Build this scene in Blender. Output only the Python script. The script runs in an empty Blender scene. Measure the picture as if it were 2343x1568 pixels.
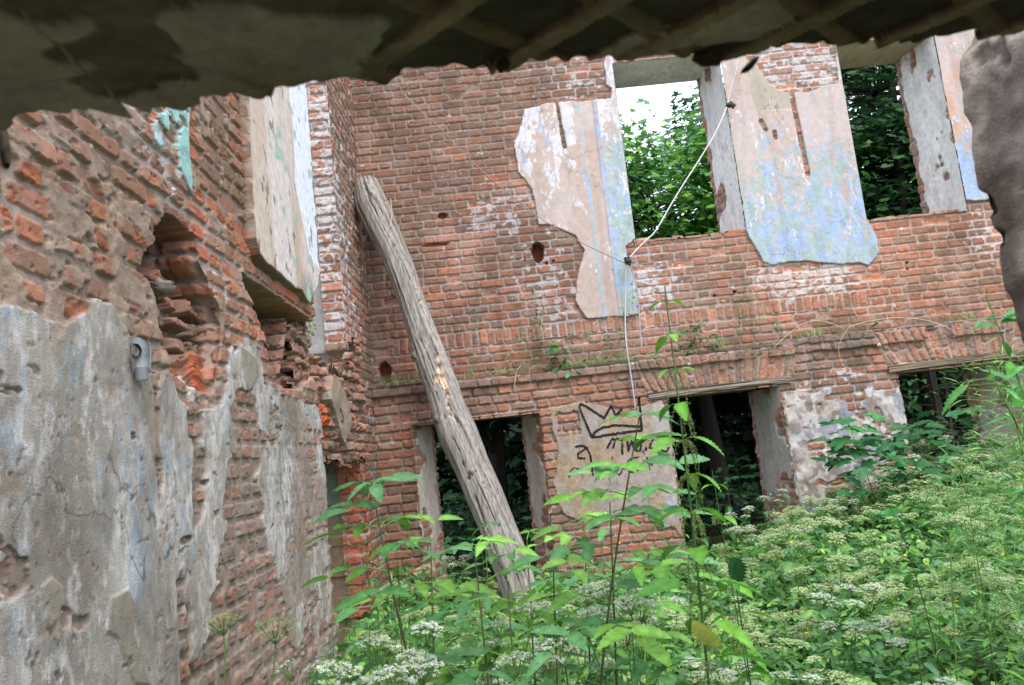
import bpy, math, random
import numpy as np
from mathutils import Vector, Matrix
random.seed(7)
S = bpy.context.scene
# ---------------------------------------------------------------- camera, world, sun, exposure
FPX = 1786.1; CX, CY = 1171., 784.          # focal length and centre in the 2342 px wide reading of the photo
P, R, YW = math.radians(8.06), math.radians(6.1), math.radians(.6)
EYE = np.array([0, 0, 1.6])
fwd = np.array([math.sin(YW)*math.cos(P), math.cos(YW)*math.cos(P), math.sin(P)])
rt0 = np.array([math.cos(YW), -math.sin(YW), 0.]); up0 = np.cross(rt0, fwd)
rt = math.cos(R)*rt0 - math.sin(R)*up0; up = math.cos(R)*up0 + math.sin(R)*rt0
cam = bpy.data.cameras.new('camera'); cam.sensor_width = 23.6; cam.lens = FPX/2342*23.6
cam.clip_start = .02; cam.clip_end = 500
cam.dof.use_dof = True; cam.dof.focus_distance = 5.5; cam.dof.aperture_fstop = 5.0
co = bpy.data.objects.new('camera', cam); S.collection.objects.link(co); S.camera = co
co.matrix_world = Matrix([[rt[i], up[i], -fwd[i], EYE[i]] for i in range(3)] + [[0, 0, 0, 1]])
SUN_EL, SUN_AZ = math.radians(58), math.radians(155)     # azimuth clockwise from +Y
w = bpy.data.worlds.new('World'); S.world = w; w.use_nodes = True
nt = w.node_tree; bg = nt.nodes['Background']; sky = nt.nodes.new('ShaderNodeTexSky')
sky.sky_type = 'NISHITA'; sky.sun_disc = False; sky.sun_elevation = SUN_EL; sky.sun_rotation = SUN_AZ
sky.dust_density = 6.0; sky.air_density = 1.0; sky.ozone_density = 1.0; sky.altitude = 100
cn = nt.nodes.new('ShaderNodeTexNoise'); cn.inputs['Scale'].default_value = 2.2; cn.inputs['Detail'].default_value = 6     # bright overcast
cr_ = nt.nodes.new('ShaderNodeMapRange'); cr_.inputs[1].default_value = .3; cr_.inputs[2].default_value = .7; cr_.inputs[3].default_value = .62; cr_.inputs[4].default_value = .92
tc_ = nt.nodes.new('ShaderNodeTexCoord'); nt.links.new(tc_.outputs['Generated'], cn.inputs[0]); nt.links.new(cn.outputs[0], cr_.inputs[0])
cm = nt.nodes.new('ShaderNodeMix'); cm.data_type = 'RGBA'; nt.links.new(cr_.outputs[0], cm.inputs[0]); nt.links.new(sky.outputs[0], cm.inputs[6]); cm.inputs[7].default_value = (3.25, 3.5, 3.95, 1)
nt.links.new(cm.outputs[2], bg.inputs[0]); bg.inputs[1].default_value = .15
sun = bpy.data.lights.new('sun', 'SUN'); sun.energy = .6; sun.angle = math.radians(35); sun.color = (1, .99, .98)
so = bpy.data.objects.new('sun', sun); S.collection.objects.link(so)
sd = Vector((math.sin(SUN_AZ)*math.cos(SUN_EL), math.cos(SUN_AZ)*math.cos(SUN_EL), math.sin(SUN_EL)))
so.rotation_euler = sd.to_track_quat('Z', 'Y').to_euler(); so.location = (0, 0, 12)
vs = S.view_settings; vs.view_transform = 'Standard'; vs.look = 'None'; vs.exposure = 1.85; vs.gamma = 1
S.cycles.max_bounces = 8; S.cycles.diffuse_bounces = 5; S.cycles.glossy_bounces = 2; S.cycles.transmission_bounces = 4
S.cycles.use_denoising = True

def ray(x, y): return fwd + (x-CX)/FPX*rt - (y-CY)/FPX*up
def onY(x, y, Y): d = ray(x, y); return EYE + d*(Y/d[1])
def onX(x, y, X): d = ray(x, y); return EYE + d*(X/d[0])
def onZ(x, y, Z): d = ray(x, y); return EYE + d*((Z-1.6)/d[2])
def polyY(pts, Y): return np.array([[q[0], q[2]] for q in (onY(x, y, Y) for x, y in pts)])
def polyX(pts, X): return np.array([[q[1], q[2]] for q in (onX(x, y, X) for x, y in pts)])

# ---------------------------------------------------------------- numpy noise
def hsh(a, b, s):
    with np.errstate(over='ignore'):
        n = (np.asarray(a).astype(np.int64)*374761393 + np.asarray(b).astype(np.int64)*668265263 + int(s)*974634777) & 0xffffffff
        n = ((n ^ (n >> 13))*1274126177) & 0xffffffff
        n = ((n ^ (n >> 15))*2246822519) & 0xffffffff
    return ((n ^ (n >> 16)) & 0xffff)/65535.
def vn(x, y, s=0):
    ix = np.floor(x).astype(np.int64); iy = np.floor(y).astype(np.int64); fx = x-ix; fy = y-iy
    fx = fx*fx*(3-2*fx); fy = fy*fy*(3-2*fy)
    a = hsh(ix, iy, s); b = hsh(ix+1, iy, s); c = hsh(ix, iy+1, s); d = hsh(ix+1, iy+1, s)
    return (a*(1-fx)+b*fx)*(1-fy) + (c*(1-fx)+d*fx)*fy
def fbm(x, y, s=0, o=4):
    r = 0; a = .5; t = 0
    for k in range(o):
        r = r + a*vn(x, y, s+k*17); t += a; x = x*2.03+13.7; y = y*2.03+5.1; a *= .5
    return r/t
def ss(a, b, x):
    t = np.clip((x-a)/(b-a), 0, 1); return t*t*(3-2*t)
def mix(a, b, t): return a + (b-a)*t[..., None] if np.ndim(t) else a+(b-a)*t
C = lambda *c: np.array(c, float)
def srgb(r, g, b):
    v = np.array([r, g, b])/255.; return np.where(v < .04045, v/12.92, ((v+.055)/1.055)**2.4)
def sdf(poly, U, Z):                                  # signed distance to a polygon, positive inside
    sh = U.shape; u = U.ravel(); z = Z.ravel(); out = np.full(u.shape, -9.)
    lo = poly.min(0)-.25; hi = poly.max(0)+.25
    k = np.where((u > lo[0]) & (u < hi[0]) & (z > lo[1]) & (z < hi[1]))[0]
    if len(k) == 0: return out.reshape(sh)
    px, pz = u[k], z[k]; d = np.full(px.shape, 1e9); ins = np.zeros(px.shape, bool); n = len(poly)
    for i in range(n):
        a = poly[i]; b = poly[(i+1) % n]; e = b-a; L = e@e+1e-12
        t = np.clip(((px-a[0])*e[0]+(pz-a[1])*e[1])/L, 0, 1)
        d = np.minimum(d, np.hypot(px-a[0]-t*e[0], pz-a[1]-t*e[1]))
        if abs(e[1]) > 1e-9:
            ins ^= ((a[1] > pz) != (b[1] > pz)) & (px < a[0] + (pz-a[1])*e[0]/e[1])
    out[k] = np.where(ins, d, -d); return out.reshape(sh)
def strokes(lines, U, Z):                              # distance to a set of polylines
    sh = U.shape; u = U.ravel(); z = Z.ravel(); d = np.full(u.shape, 9.)
    for L in lines:
        L = np.array(L); lo = L.min(0)-.1; hi = L.max(0)+.1
        k = np.where((u > lo[0]) & (u < hi[0]) & (z > lo[1]) & (z < hi[1]))[0]
        for a, b in zip(L[:-1], L[1:]):
            e = b-a; t = np.clip(((u[k]-a[0])*e[0]+(z[k]-a[1])*e[1])/(e@e+1e-12), 0, 1)
            d[k] = np.minimum(d[k], np.hypot(u[k]-a[0]-t*e[0], z[k]-a[1]-t*e[1]))
    return d.reshape(sh)

# ---------------------------------------------------------------- object helpers
def tag(o, label=None, cat=None, group=None, kind=None):
    if label: o['label'] = label
    if cat: o['category'] = cat
    if group: o['group'] = group
    if kind: o['kind'] = kind
    return o
def thing(name, label, cat, loc=(0, 0, 0), group=None, kind=None):
    o = bpy.data.objects.new(name, None); S.collection.objects.link(o); o.location = loc; o.empty_display_size = .1
    return tag(o, label, cat, group, kind)
def mesh_np(name, co_, faces, mat, col=None, smooth=False, parent=None):
    me = bpy.data.meshes.new(name); co_ = np.asarray(co_, np.float32); faces = np.asarray(faces, np.int32)
    n, k = faces.shape
    me.vertices.add(len(co_)); me.vertices.foreach_set('co', co_.ravel())
    me.loops.add(n*k); me.loops.foreach_set('vertex_index', faces.ravel())
    me.polygons.add(n); me.polygons.foreach_set('loop_start', np.arange(n, dtype=np.int32)*k)
    me.polygons.foreach_set('loop_total', np.full(n, k, np.int32))
    if smooth: me.polygons.foreach_set('use_smooth', np.ones(n, bool))
    me.update(calc_edges=True)
    if col is not None:
        a = me.color_attributes.new('Col', 'FLOAT_COLOR', 'POINT')
        c = np.ones((len(co_), 4), np.float32); c[:, :3] = np.clip(col, 0, 1); a.data.foreach_set('color', c.ravel())
    if mat: me.materials.append(mat)
    o = bpy.data.objects.new(name, me); S.collection.objects.link(o)
    if parent is not None: o.parent = parent
    return o
def local(o):                                           # put a part built in world space under its Empty
    if o.parent: o.matrix_parent_inverse = Matrix.Translation(-Vector(o.parent.location))
    return o
def copy_tree(o, parent=None):
    c = o.copy(); S.collection.objects.link(c); c.parent = parent
    for ch in list(o.children): copy_tree(ch, c)
    return c
def grid_build(names, mats, Pts, col, cls, parent, smooth=True):
    """Pts (m,n,3); cls (m-1,n-1) int class per quad, -1 = open; one object per class."""
    m, n = Pts.shape[:2]; idx = np.arange(m*n).reshape(m, n)
    q = np.stack([idx[:-1, :-1], idx[:-1, 1:], idx[1:, 1:], idx[1:, :-1]], -1)
    P_ = Pts.reshape(-1, 3); c_ = col.reshape(-1, 3); out = {}
    for k, nm in enumerate(names):
        f = q[cls == k]
        if len(f) == 0: continue
        u, inv = np.unique(f, return_inverse=True)
        o = mesh_np(nm, P_[u], inv.reshape(f.shape), mats[k], c_[u], smooth, parent); local(o); out[nm] = o
    return out
def cen(A): return (A[:-1, :-1]+A[1:, 1:])*.5

# ---------------------------------------------------------------- materials
def newmat(name):
    m = bpy.data.materials.new(name); m.use_nodes = True; t = m.node_tree; b = t.nodes['Principled BSDF']
    return m, t, b, (lambda ty, **k: mk(t, ty, k))
def mk(t, ty, k):
    n = t.nodes.new(ty)
    for a, v in k.items(): setattr(n, a, v)
    return n
def mat_attr(name, rough=.9, fine=140, bump=.4, dist=.004, var=.35, spec=.2, mid=25, stretch=(1, 1, 1), tint=None):
    m, t, b, N = newmat(name); L = t.links.new
    at = N('ShaderNodeVertexColor'); at.layer_name = 'Col'
    tc = N('ShaderNodeTexCoord'); mp = N('ShaderNodeMapping'); mp.inputs['Scale'].default_value = stretch
    L(tc.outputs['Object'], mp.inputs[0])
    n1 = N('ShaderNodeTexNoise'); n1.inputs['Scale'].default_value = fine; n1.inputs['Detail'].default_value = 3; n1.inputs['Roughness'].default_value = .7
    n2 = N('ShaderNodeTexNoise'); n2.inputs['Scale'].default_value = mid; n2.inputs['Detail'].default_value = 4
    L(mp.outputs[0], n1.inputs[0]); L(mp.outputs[0], n2.inputs[0])
    ad = N('ShaderNodeMath', operation='ADD'); L(n1.outputs[0], ad.inputs[0]); L(n2.outputs[0], ad.inputs[1])
    mr = N('ShaderNodeMapRange'); mr.inputs[1].default_value = .6; mr.inputs[2].default_value = 1.4
    mr.inputs[3].default_value = 1-var; mr.inputs[4].default_value = 1+var; L(ad.outputs[0], mr.inputs[0])
    mu = N('ShaderNodeVectorMath', operation='MULTIPLY'); L(at.outputs[0], mu.inputs[0]); L(mr.outputs[0], mu.inputs[1])
    L(mu.outputs[0], b.inputs['Base Color']); b.inputs['Roughness'].default_value = rough; b.inputs['Specular IOR Level'].default_value = spec
    bp = N('ShaderNodeBump'); bp.inputs['Strength'].default_value = bump; bp.inputs['Distance'].default_value = dist
    L(n1.outputs[0], bp.inputs['Height']); L(bp.outputs[0], b.inputs['Normal'])
    return m
def mat_leaf(name, rough=.5, trans=.3, var=.3):
    m, t, b, N = newmat(name); L = t.links.new
    at = N('ShaderNodeVertexColor'); at.layer_name = 'Col'
    oi = N('ShaderNodeObjectInfo'); hs = N('ShaderNodeHueSaturation')
    mr = N('ShaderNodeMapRange'); mr.inputs[3].default_value = 1-var; mr.inputs[4].default_value = 1+var*.6; L(oi.outputs['Random'], mr.inputs[0])
    tc = N('ShaderNodeTexCoord'); nz = N('ShaderNodeTexNoise'); nz.inputs['Scale'].default_value = 38; nz.inputs['Detail'].default_value = 4; L(tc.outputs['Object'], nz.inputs[0])
    m2 = N('ShaderNodeMapRange'); m2.inputs[1].default_value = .3; m2.inputs[2].default_value = .7; m2.inputs[3].default_value = .72; m2.inputs[4].default_value = 1.25; L(nz.outputs[0], m2.inputs[0])
    mm = N('ShaderNodeMath', operation='MULTIPLY'); L(mr.outputs[0], mm.inputs[0]); L(m2.outputs[0], mm.inputs[1]); L(mm.outputs[0], hs.inputs['Value']); L(at.outputs[0], hs.inputs['Color'])
    bp = N('ShaderNodeBump'); bp.inputs['Strength'].default_value = .35; bp.inputs['Distance'].default_value = .004; L(nz.outputs[0], bp.inputs['Height']); L(bp.outputs[0], b.inputs['Normal'])
    L(hs.outputs[0], b.inputs['Base Color']); b.inputs['Roughness'].default_value = rough; b.inputs['Specular IOR Level'].default_value = .35
    tr = N('ShaderNodeBsdfTranslucent'); L(hs.outputs[0], tr.inputs[0]); ms = N('ShaderNodeMixShader'); ms.inputs[0].default_value = trans
    out = t.nodes['Material Output']; L(b.outputs[0], ms.inputs[1]); L(tr.outputs[0], ms.inputs[2]); L(ms.outputs[0], out.inputs[0])
    return m
M_brick = mat_attr('brick', .93, 190, .8, .005, .3)
M_plaster = mat_attr('plaster', .85, 160, .35, .003, .16, mid=18)
M_oldplaster = mat_attr('old_plaster', .92, 170, .75, .005, .28, mid=22)
M_wood = mat_attr('weathered_wood', .88, 60, .7, .006, .4, stretch=(1, 1, .08), mid=30)
M_beam = mat_attr('old_timber', .9, 60, .7, .006, .4, stretch=(.06, 1, 1), mid=30)
M_dark = mat_attr('ceiling_plaster', .95, 60, .6, .004, .35, mid=12)
M_soil = mat_attr('soil', .97, 60, .8, .01, .4)
M_paint = mat_attr('spray_paint', .7, 200, .2, .001, .3)
M_leaf = mat_leaf('leaf', .45, .32)
M_leafd = mat_leaf('leaf_dark', .5, .25)
M_flower = mat_leaf('flower', .7, .3, .1)
M_stem = mat_attr('stem', .6, 90, .2, .001, .2)
M_wire = mat_attr('wire', .5, 90, .1, .001, .15)
M_metal = mat_attr('metal', .5, 60, .2, .001, .25, spec=.5)
# ---------------------------------------------------------------- brickwork
BR = [srgb(156, 104, 86), srgb(146, 98, 82), srgb(160, 110, 90), srgb(142, 106, 92), srgb(130, 102, 90), srgb(160, 102, 80), srgb(120, 100, 92), srgb(150, 108, 94)]
BR = np.array(BR)*.84*1.08+.16*srgb(184, 150, 130)*1.2; BR = BR*np.array([1.06, 1.01, .96])
MORT = srgb(162, 146, 134); LIME = srgb(196, 190, 190); DIRT = srgb(118, 100, 84); GREY = srgb(122, 112, 106)
def bricks(U, Z, seed=1, course=.083, st=.247, hd=.130, rough=1., dirt=0., lime=0., z0=0., jw=.0055, pal=BR, open_j=0.):
    """height and colour of old brickwork in alternate long and short faces."""
    zz = Z - z0 + .007*(fbm(U*1.1, Z*1.3, seed+1, 2)-.5)*2 + .0035*rough*(vn(U*9, Z*9, seed+2)-.5)
    c = np.floor(zz/course); lz = zz - c*course; un = st+hd
    t = U + (c % 2)*(st+hd)*.5 + (hsh(c, 3, seed)-.5)*.06 + .006*(vn(U*3, Z*40, seed+3)-.5)
    k = np.floor(t/un); lx = t-k*un; short = lx > st; idn = k*2+short
    wv = np.where(short, hd, st); lx = np.where(short, lx-st, lx)
    return _brick(U, Z, lx, lz, wv, course, c, idn, seed, rough, dirt, lime, jw, pal, open_j)
def _brick(U, Z, lx, lz, wv, course, c, idn, seed, rough, dirt, lime, jw, pal, open_j):
    r1 = hsh(c, idn, seed+5); r2 = hsh(c, idn, seed+6); r3 = hsh(c, idn, seed+7); r4 = hsh(c, idn, seed+8)
    ax = np.minimum(lx, wv-lx); az = np.minimum(lz, course-lz); rad = .010+.012*r3*rough
    qx = np.maximum(rad+jw-ax, 0); qz = np.maximum(rad+jw-az, 0)
    d = np.where((qx > 0) | (qz > 0), rad-np.hypot(qx, qz), np.minimum(ax, az)-jw)
    d = d + (vn(U*55, Z*55, seed+9)-.5)*.007*rough - (.006*rough*(r4 > .85))
    b = ss(-.001, .006, d)
    tilt = (lx/wv-.5)*(r2-.5)*.012*rough + (lz/course-.5)*(r3-.5)*.010*rough
    pit = ss(.62, .8, fbm(U*45, Z*60, seed+10, 3))
    H = b*(.007 + .009*r1*rough + tilt - .006*rough*pit) + (1-b)*(-.004*rough*vn(U*60, Z*60, seed+12)-open_j*.012*vn(U*7, Z*18, seed+13))
    er = (r4 < .05*rough)[...] * b * (.012+.014*fbm(U*30, Z*40, seed+14, 2)); H = H-er
    ci = np.clip((r2*len(pal)).astype(int), 0, len(pal)-1); colr = pal[ci]*(.86+.28*r1)[..., None]
    sm = fbm(U*14, Z*22, seed+15, 3); colr = mix(colr, colr*.72, ss(.5, .75, sm))
    colr = mix(colr, pal[0]*1.25, ss(.004, .03, er)*.8)
    mo = MORT*(.75+.4*vn(U*35, Z*35, seed+16))[..., None]
    col = mix(mo, colr, b)
    g = fbm(U*2.1, Z*1.7, seed+17, 4); col = mix(col, srgb(172, 150, 140)*(.8+.4*sm)[..., None], ss(.5, .75, fbm(U*6, Z*7, seed+19, 4))*.45)
    dm = np.clip(ss(.38, .75, g+.45*dirt-.1)*.8 + .25*dirt*(fbm(U*30, Z*30, seed+30, 2) > .5), 0, .85)
    col = mix(col, DIRT*(.7+.5*sm)[..., None], dm*(.55+.35*r3))
    lm = fbm(U*16, Z*22, seed+18, 4); thr = .86-.42*np.clip(lime, 0, 1)
    lw = ss(thr, thr+.05, lm+.05*(1-b))*(np.asarray(lime) > .01)
    lw = np.maximum(lw, (1-b)*np.clip(lime*1.2, 0, .8))
    col = mix(col, LIME*(.85+.2*sm)[..., None], lw*.9)
    H = H + lw*.002
    return H, col, b
def spots(U, Z, L):
    r = np.zeros(U.shape)
    for (u, z, ru, rz, a) in L:
        q = np.hypot((U-u)/ru, (Z-z)/rz); r = np.maximum(r, a*(1-ss(.3, 1.1, q+.35*(vn(U*5, Z*5, 77)-.5))))
    return r
def flake(U, Z, base, layers, seed, soft=.018, fw=.45):
    """peeling paint: layers = [(colour, coverage field 0..1, streak scale)], each thresholded noise with crisp edges"""
    col = base; H = np.zeros(U.shape)
    for i, (c, cov, su, sz) in enumerate(layers):
        n = fbm(U*su, Z*sz, seed+31*i, 5)*(1-fw) + fbm(U*su*5, Z*sz*5, seed+31*i+7, 4)*fw
        t = .72-.46*np.clip(cov, 0, 1); m = ss(t-soft*.4, t+soft, n)*(np.asarray(cov) > .01)
        col = mix(col, np.asarray(c)*(.9+.2*vn(U*20, Z*12, seed+i))[..., None], m); H = H + m*.0012
    return col, H

# ================================================================= BACK WALL
YU, YL = 7.60, 7.40
back = thing('ruined_wall', 'ruined two storey brick wall across the far end with peeling blue plaster and empty windows', 'wall', (2, YU, 0))
W1 = dict(x0=1.41, x1=2.525, z0=3.56, z1=5.46, ox0=1.50, ox1=2.425, yo=8.2)
W2 = dict(x0=3.735, x1=4.76, z0=3.53, z1=5.42, ox0=3.85, ox1=4.64, yo=8.2)
L1 = dict(x0=-.945, x1=.265, z0=.35, z1=1.955, ox0=-.80, ox1=.085, yo=8.05)
L2 = dict(x0=1.47, x1=2.55, z0=.0, z1=1.965, ox0=1.56, ox1=2.43, yo=8.05)
L3 = dict(x0=3.685, x1=4.98, z0=.55, z1=1.97, ox0=3.78, ox1=4.66, yo=8.05)
du = .0075
us = np.arange(-1.32, 6.3, du); zs = np.arange(2.30, 5.95, du); U, Z = np.meshgrid(us, zs)
bl = [onY(x, y, YU) for x, y in [(1150, 490), (1230, 590), (1260, 670), (1480, 660), (1840, 640), (2250, 540), (1100, 560), (1500, 590), (1560, 600)]]
lime = spots(U, Z, [(bl[0][0], bl[0][2], .55, .35, .85), (bl[1][0], bl[1][2], .5, .35, .6), (bl[2][0], bl[2][2], .45, .55, .8), (bl[3][0], bl[3][2], .4, .4, .9),
    (bl[4][0], bl[4][2], .85, .28, 1.0), (bl[5][0], bl[5][2], .3, .5, .7), (bl[7][0], bl[7][2], .5, .15, .5)])
pb = onY(1780, 160, YU); lime = np.maximum(lime, spots(U, Z, [(pb[0]+.2, pb[2], 1.0, .6, .9)])); 
pc = onY(1320, 180, YU); lime = np.maximum(lime, spots(U, Z, [(pc[0], pc[2], .7, .35, .55)]))
lime = np.maximum(lime, .16)
dirt = np.clip(.9*ss(-.1, -1.3, U)*ss(2.6, 4.5, Z) + .5*ss(.9, -1.0, U)*ss(3.5, 5.2, Z) + .2, 0, 1)
lm_ = lime.copy()
H, col, bm_ = bricks(U, Z, 11, rough=1.05, dirt=dirt, lime=lime, z0=.012)
# soldier course
sold = (Z > 2.683) & (Z < 2.832) & (U > -1.08) & (U < 3.62)
lx = U+.004*(vn(Z*30, U*2, 5)-.5); k = np.floor(lx/.0785); lxx = lx-k*.0785
H2, c2, b2 = _brick(U, Z, lxx, Z-2.683, np.full(U.shape, .0785), .149, k*0+1, k, 901, 1., dirt*.4, lime, .006, BR[[0, 1, 2, 5, 4, 0, 3, 1]], 0.)
H = np.where(sold, H2, H); col = np.where(sold[..., None], c2, col)
big = fbm(U*.8+3, Z*.9, 401, 4); col = mix(col, col*srgb(205, 200, 200)/.9, ss(.45, .7, big)*.6); col = mix(col, col*np.array([1.07, .96, .88]), ss(1.9, 2.8, U)*ss(4.2, 3.4, Z)*.8)
run = fbm(U*9, Z*.7, 403, 4); col = mix(col, col*.68, ss(.55, .72, run)*ss(.35, .6, fbm(U*1.2, Z*1.1, 405, 2))*.7); col = mix(col, srgb(178, 150, 138), ss(.58, .75, fbm(U*3.3, Z*2.6, 407, 5))*.35)
# soot and dirt close over the ledge, white putty drips
col = mix(col, DIRT*.8, ss(2.62, 2.40, Z)*.55*fbm(U*6, Z*9, 4, 3))
# putlog hole, small holes and missing bricks
for (x, y, rx, rz, dep) in [(1230, 577, .062, .105, .16), (1265, 598, .014, .014, .03), (1300, 265, .01, .01, .02), (1011, 495, .05, .028, .05), (995, 561, .14, .02, .03),
                            (880, 850, .06, .09, .12), (1680, 668, .018, .014, .06), (1634, 677, .014, .012, .05), (2074, 602, .013, .012, .05), (2075, 617, .011, .011, .04), (1200, 597, .012, .012, .03), (1250, 603, .015, .012, .04)]:
    q = onY(x, y, YU); e = np.hypot((U-q[0])/rx, (Z-q[2])/rz)+.25*(vn(U*40, Z*40, 3)-.5); m = 1-ss(.85, 1.1, e)
    H = H - m*dep; col = mix(col, srgb(120, 66, 46)*(.6+.7*vn(U*50, Z*50, 8))[..., None], m*.9)
# plaster sheets
PA = polyY([(1402, 138), (1420, 300), (1452, 548), (1432, 567), (1438, 617), (1455, 650), (1462, 722), (1398, 727), (1343, 732), (1330, 715), (1315, 687), (1318, 642), (1335, 577), (1313, 541), (1262, 516), (1232, 516), (1217, 436), (1187, 396), (1175, 331), (1190, 290), (1197, 251), (1235, 243), (1285, 235), (1363, 231), (1398, 229), (1398, 205), (1386, 195), (1380, 150), (1385, 110), (1398, 60), (1408, 60)], YU)
PA[[0, 1, 2], 0] = 1.43; PA[-1, 0] = 1.43
PB = polyY([(1650, 60), (1657, 135), (1690, 300), (1722, 522), (1725, 567), (1743, 599), (1763, 609), (1798, 602), (1838, 599), (1883, 604), (1928, 609), (1963, 602), (1983, 609), (2009, 582), (2006, 547), (1990, 518), (1973, 512), (1928, 241), (1908, 115), (1900, 60)], YU)
PB[:3, 0] = 2.50; PB[3, 0] = 2.52; PB[-4:-1, 0] = 3.76; PB[-1, 0] = 3.76
PC = polyY([(2110, 40), (2134, 108), (2164, 301), (2209, 461), (2259, 459), (2300, 470), (2360, 430), (2420, 300), (2400, 60)], YU)
PC[:4, 0] = 4.73
PBx = polyY([(1700, 60), (1705, 135), (1735, 160), (1753, 184), (1772, 202), (1804, 214), (1842, 214), (1879, 200), (1914, 193), (1912, 150), (1903, 60)], YU)
wob = .014*(fbm(U*9, Z*9, 21, 3)-.5)*2 + .010*(fbm(U*38, Z*38, 24, 2)-.5) + .006*(vn(U*70, Z*70, 22)-.5)
dA, dB, dC = sdf(PA, U, Z)+wob, sdf(PB, U, Z)+wob, sdf(PC, U, Z)+wob
dBx = sdf(PBx, U, Z)+wob*1.6
dB = np.minimum(dB, -dBx)
def tubehole(x1, y1, x2, y2, wd): 
    a, b = onY(x1, y1, YU), onY(x2, y2, YU); return strokes([[(a[0], a[2]), (b[0], b[2])]], U, Z)-wd+.006*(vn(U*30, Z*30, 9)-.5)
dA = np.minimum(dA, np.minimum(tubehole(1271, 225, 1284, 300, .012), tubehole(1284, 300, 1291, 338, .018)))
dB = np.minimum(dB, tubehole(1806, 205, 1846, 400, .022)); dB = np.minimum(dB, tubehole(1739, 280, 1750, 300, .02)); dB = np.minimum(dB, tubehole(1770, 305, 1772, 318, .018))
dP = np.maximum(np.maximum(dA, dB), dC); pm = ss(-.002, .006, dP)
pink = srgb(188, 174, 170); beige = srgb(180, 162, 152); blue = srgb(156, 174, 204); green = srgb(158, 174, 172); white = srgb(202, 200, 206)
base = mix(pink*np.ones(U.shape+(3,)), beige, ss(.3, .7, fbm(U*3, Z*2, 41, 3)))
ua = np.interp(Z, [2.7, 5.2], [onY(1390, 700, YU)[0], onY(1325, 240, YU)[0]])
covA_b = np.clip(.30*ss(4.4, 5.1, Z)*ss(.8, .3, np.abs(U-.75)) , 0, 1)
edge = np.exp(-((U-1.02)/.030)**2)+0*U; band2 = np.exp(-((U-1.175)/.02)**2); right = ss(1.175, 1.21, U)
inA = dA > -.01
white_c = np.where(inA, .45*ss(3.9, 4.9, Z)*ss(.98, .9, U)+.18+.3*right, .25*ss(4.6, 3.4, Z)+.1)
blue_c = np.where(inA, .62*edge*ss(5.2, 4.6, Z)+.6*band2+.50*right*ss(4.9, 4.4, Z)+.06, np.clip(.08+.56*ss(4.75, 3.6, Z)+.20*ss(3.75, 3.3, Z), 0, 1))
blue_c = np.where(dC > -.01, .55*ss(4.6, 4.0, Z)+.1, blue_c)
green_c = np.where(inA, .55*edge+.1+.62*right*ss(4.8, 4.5, Z), .60*ss(4.85, 3.9, Z)*(.65+.6*vn(U*1.5, Z*1.3, 61)))
green_c = np.where(dC > -.01, .1, green_c)
base = mix(base, srgb(198, 158, 134), np.where(dC > -.01, ss(.3, .5, fbm(U*2, Z*2, 9, 2))*.8, 0)*ss(4.0, 4.5, Z))
beltA = inA & (U > 1.035) & (U < 1.16)
pcol, pH = flake(U, Z, base, [(white, np.where(beltA, .05, white_c), 9, 4), (blue, np.where(beltA, .0, blue_c), 10, 6), (green, np.where(beltA, .0, green_c*.85), 13, 9), (pink, np.where(beltA, 0, .16+0*U), 14, 8)], 50)
# cement repair
PG = polyY([(1700, 128), (1712, 137), (1735, 160), (1753, 184), (1772, 202), (1804, 214), (1806, 253), (1770, 253), (1740, 258), (1735, 285), (1722, 235), (1708, 175)], YU)
gm = ss(-.004, .004, sdf(PG, U, Z)+wob); pcol = mix(pcol, srgb(170, 162, 148)*(.85+.3*fbm(U*8, Z*5, 4, 3))[..., None], gm)
crk = ss(.006, .0, np.abs(fbm(U*3.1, Z*2.3, 81, 4)-.5))*ss(.45, .6, vn(U*2, Z*2, 83))+ss(.006, 0, np.abs(fbm(U*5.1, Z*5.3, 85, 3)-.5))*ss(.6, .7, vn(U*3, Z*3, 87)); pcol = mix(pcol, srgb(84, 74, 66), np.clip(crk, 0, 1)*.6)
st_ = fbm(U*12, Z*1.2, 71, 4); pcol = mix(pcol, pcol*.78, ss(.5, .7, st_)*.5)
gs = spots(U, Z, [(onY(1240, 430, YU)[0], onY(1240, 430, YU)[2], .12, .35, .8)]); pcol = mix(pcol, srgb(150, 140, 130), gs*.35)
pcol = mix(srgb(150, 130, 110)*np.ones(3), pcol, ss(.0, .010, dP))
Hp = .026 + pH + .004*(fbm(U*3, Z*3, 43, 3)-.5) - .008*beltA + np.where(inA, .004*right, 0) - .004*gm + .006*ss(.06, 0, dP)*(fbm(U*8, Z*8, 3, 2)-.4)
Hf = .85*H*(1-pm)+Hp*pm; colf = mix(col, pcol, pm)
# openings
wh_ = np.where(dA > np.maximum(dB, dC), 1, np.where(dB > dC, 2, 3)); cls = np.where(cen(pm) > .5, wh_[:-1, :-1], 0)
def openings(Ws, U, Z, seed, jag=.035, sill=.06):
    r = np.zeros(U.shape, bool)
    for W in Ws:
        j = .5*jag*(hsh(np.floor(Z/.083), 1, seed)-.5)+.012*(vn(U*18, Z*18, seed+1)-.5)
        top = W['z1']; bot = W['z0'] + sill*(hsh(np.floor(U/.26), 5, seed)-.4)*(1 if sill > 0 else 0) + .02*(vn(U*22, Z*3, seed+2)-.5)
        r |= (U > W['x0']+.35*j) & (U < W['x1']-.35*j+.01*(vn(Z*14, U, seed+8)-.5)) & (Z < top) & (Z > bot)
    return r
cls[openings([W1, W2], cen(U), cen(Z), 91)] = -1
Pts = np.stack([U, YU-Hf, Z], -1)
grid_build(['masonry', 'plaster', 'plaster', 'plaster'], [M_brick]+[M_plaster]*3, Pts, colf, cls, back)

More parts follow.
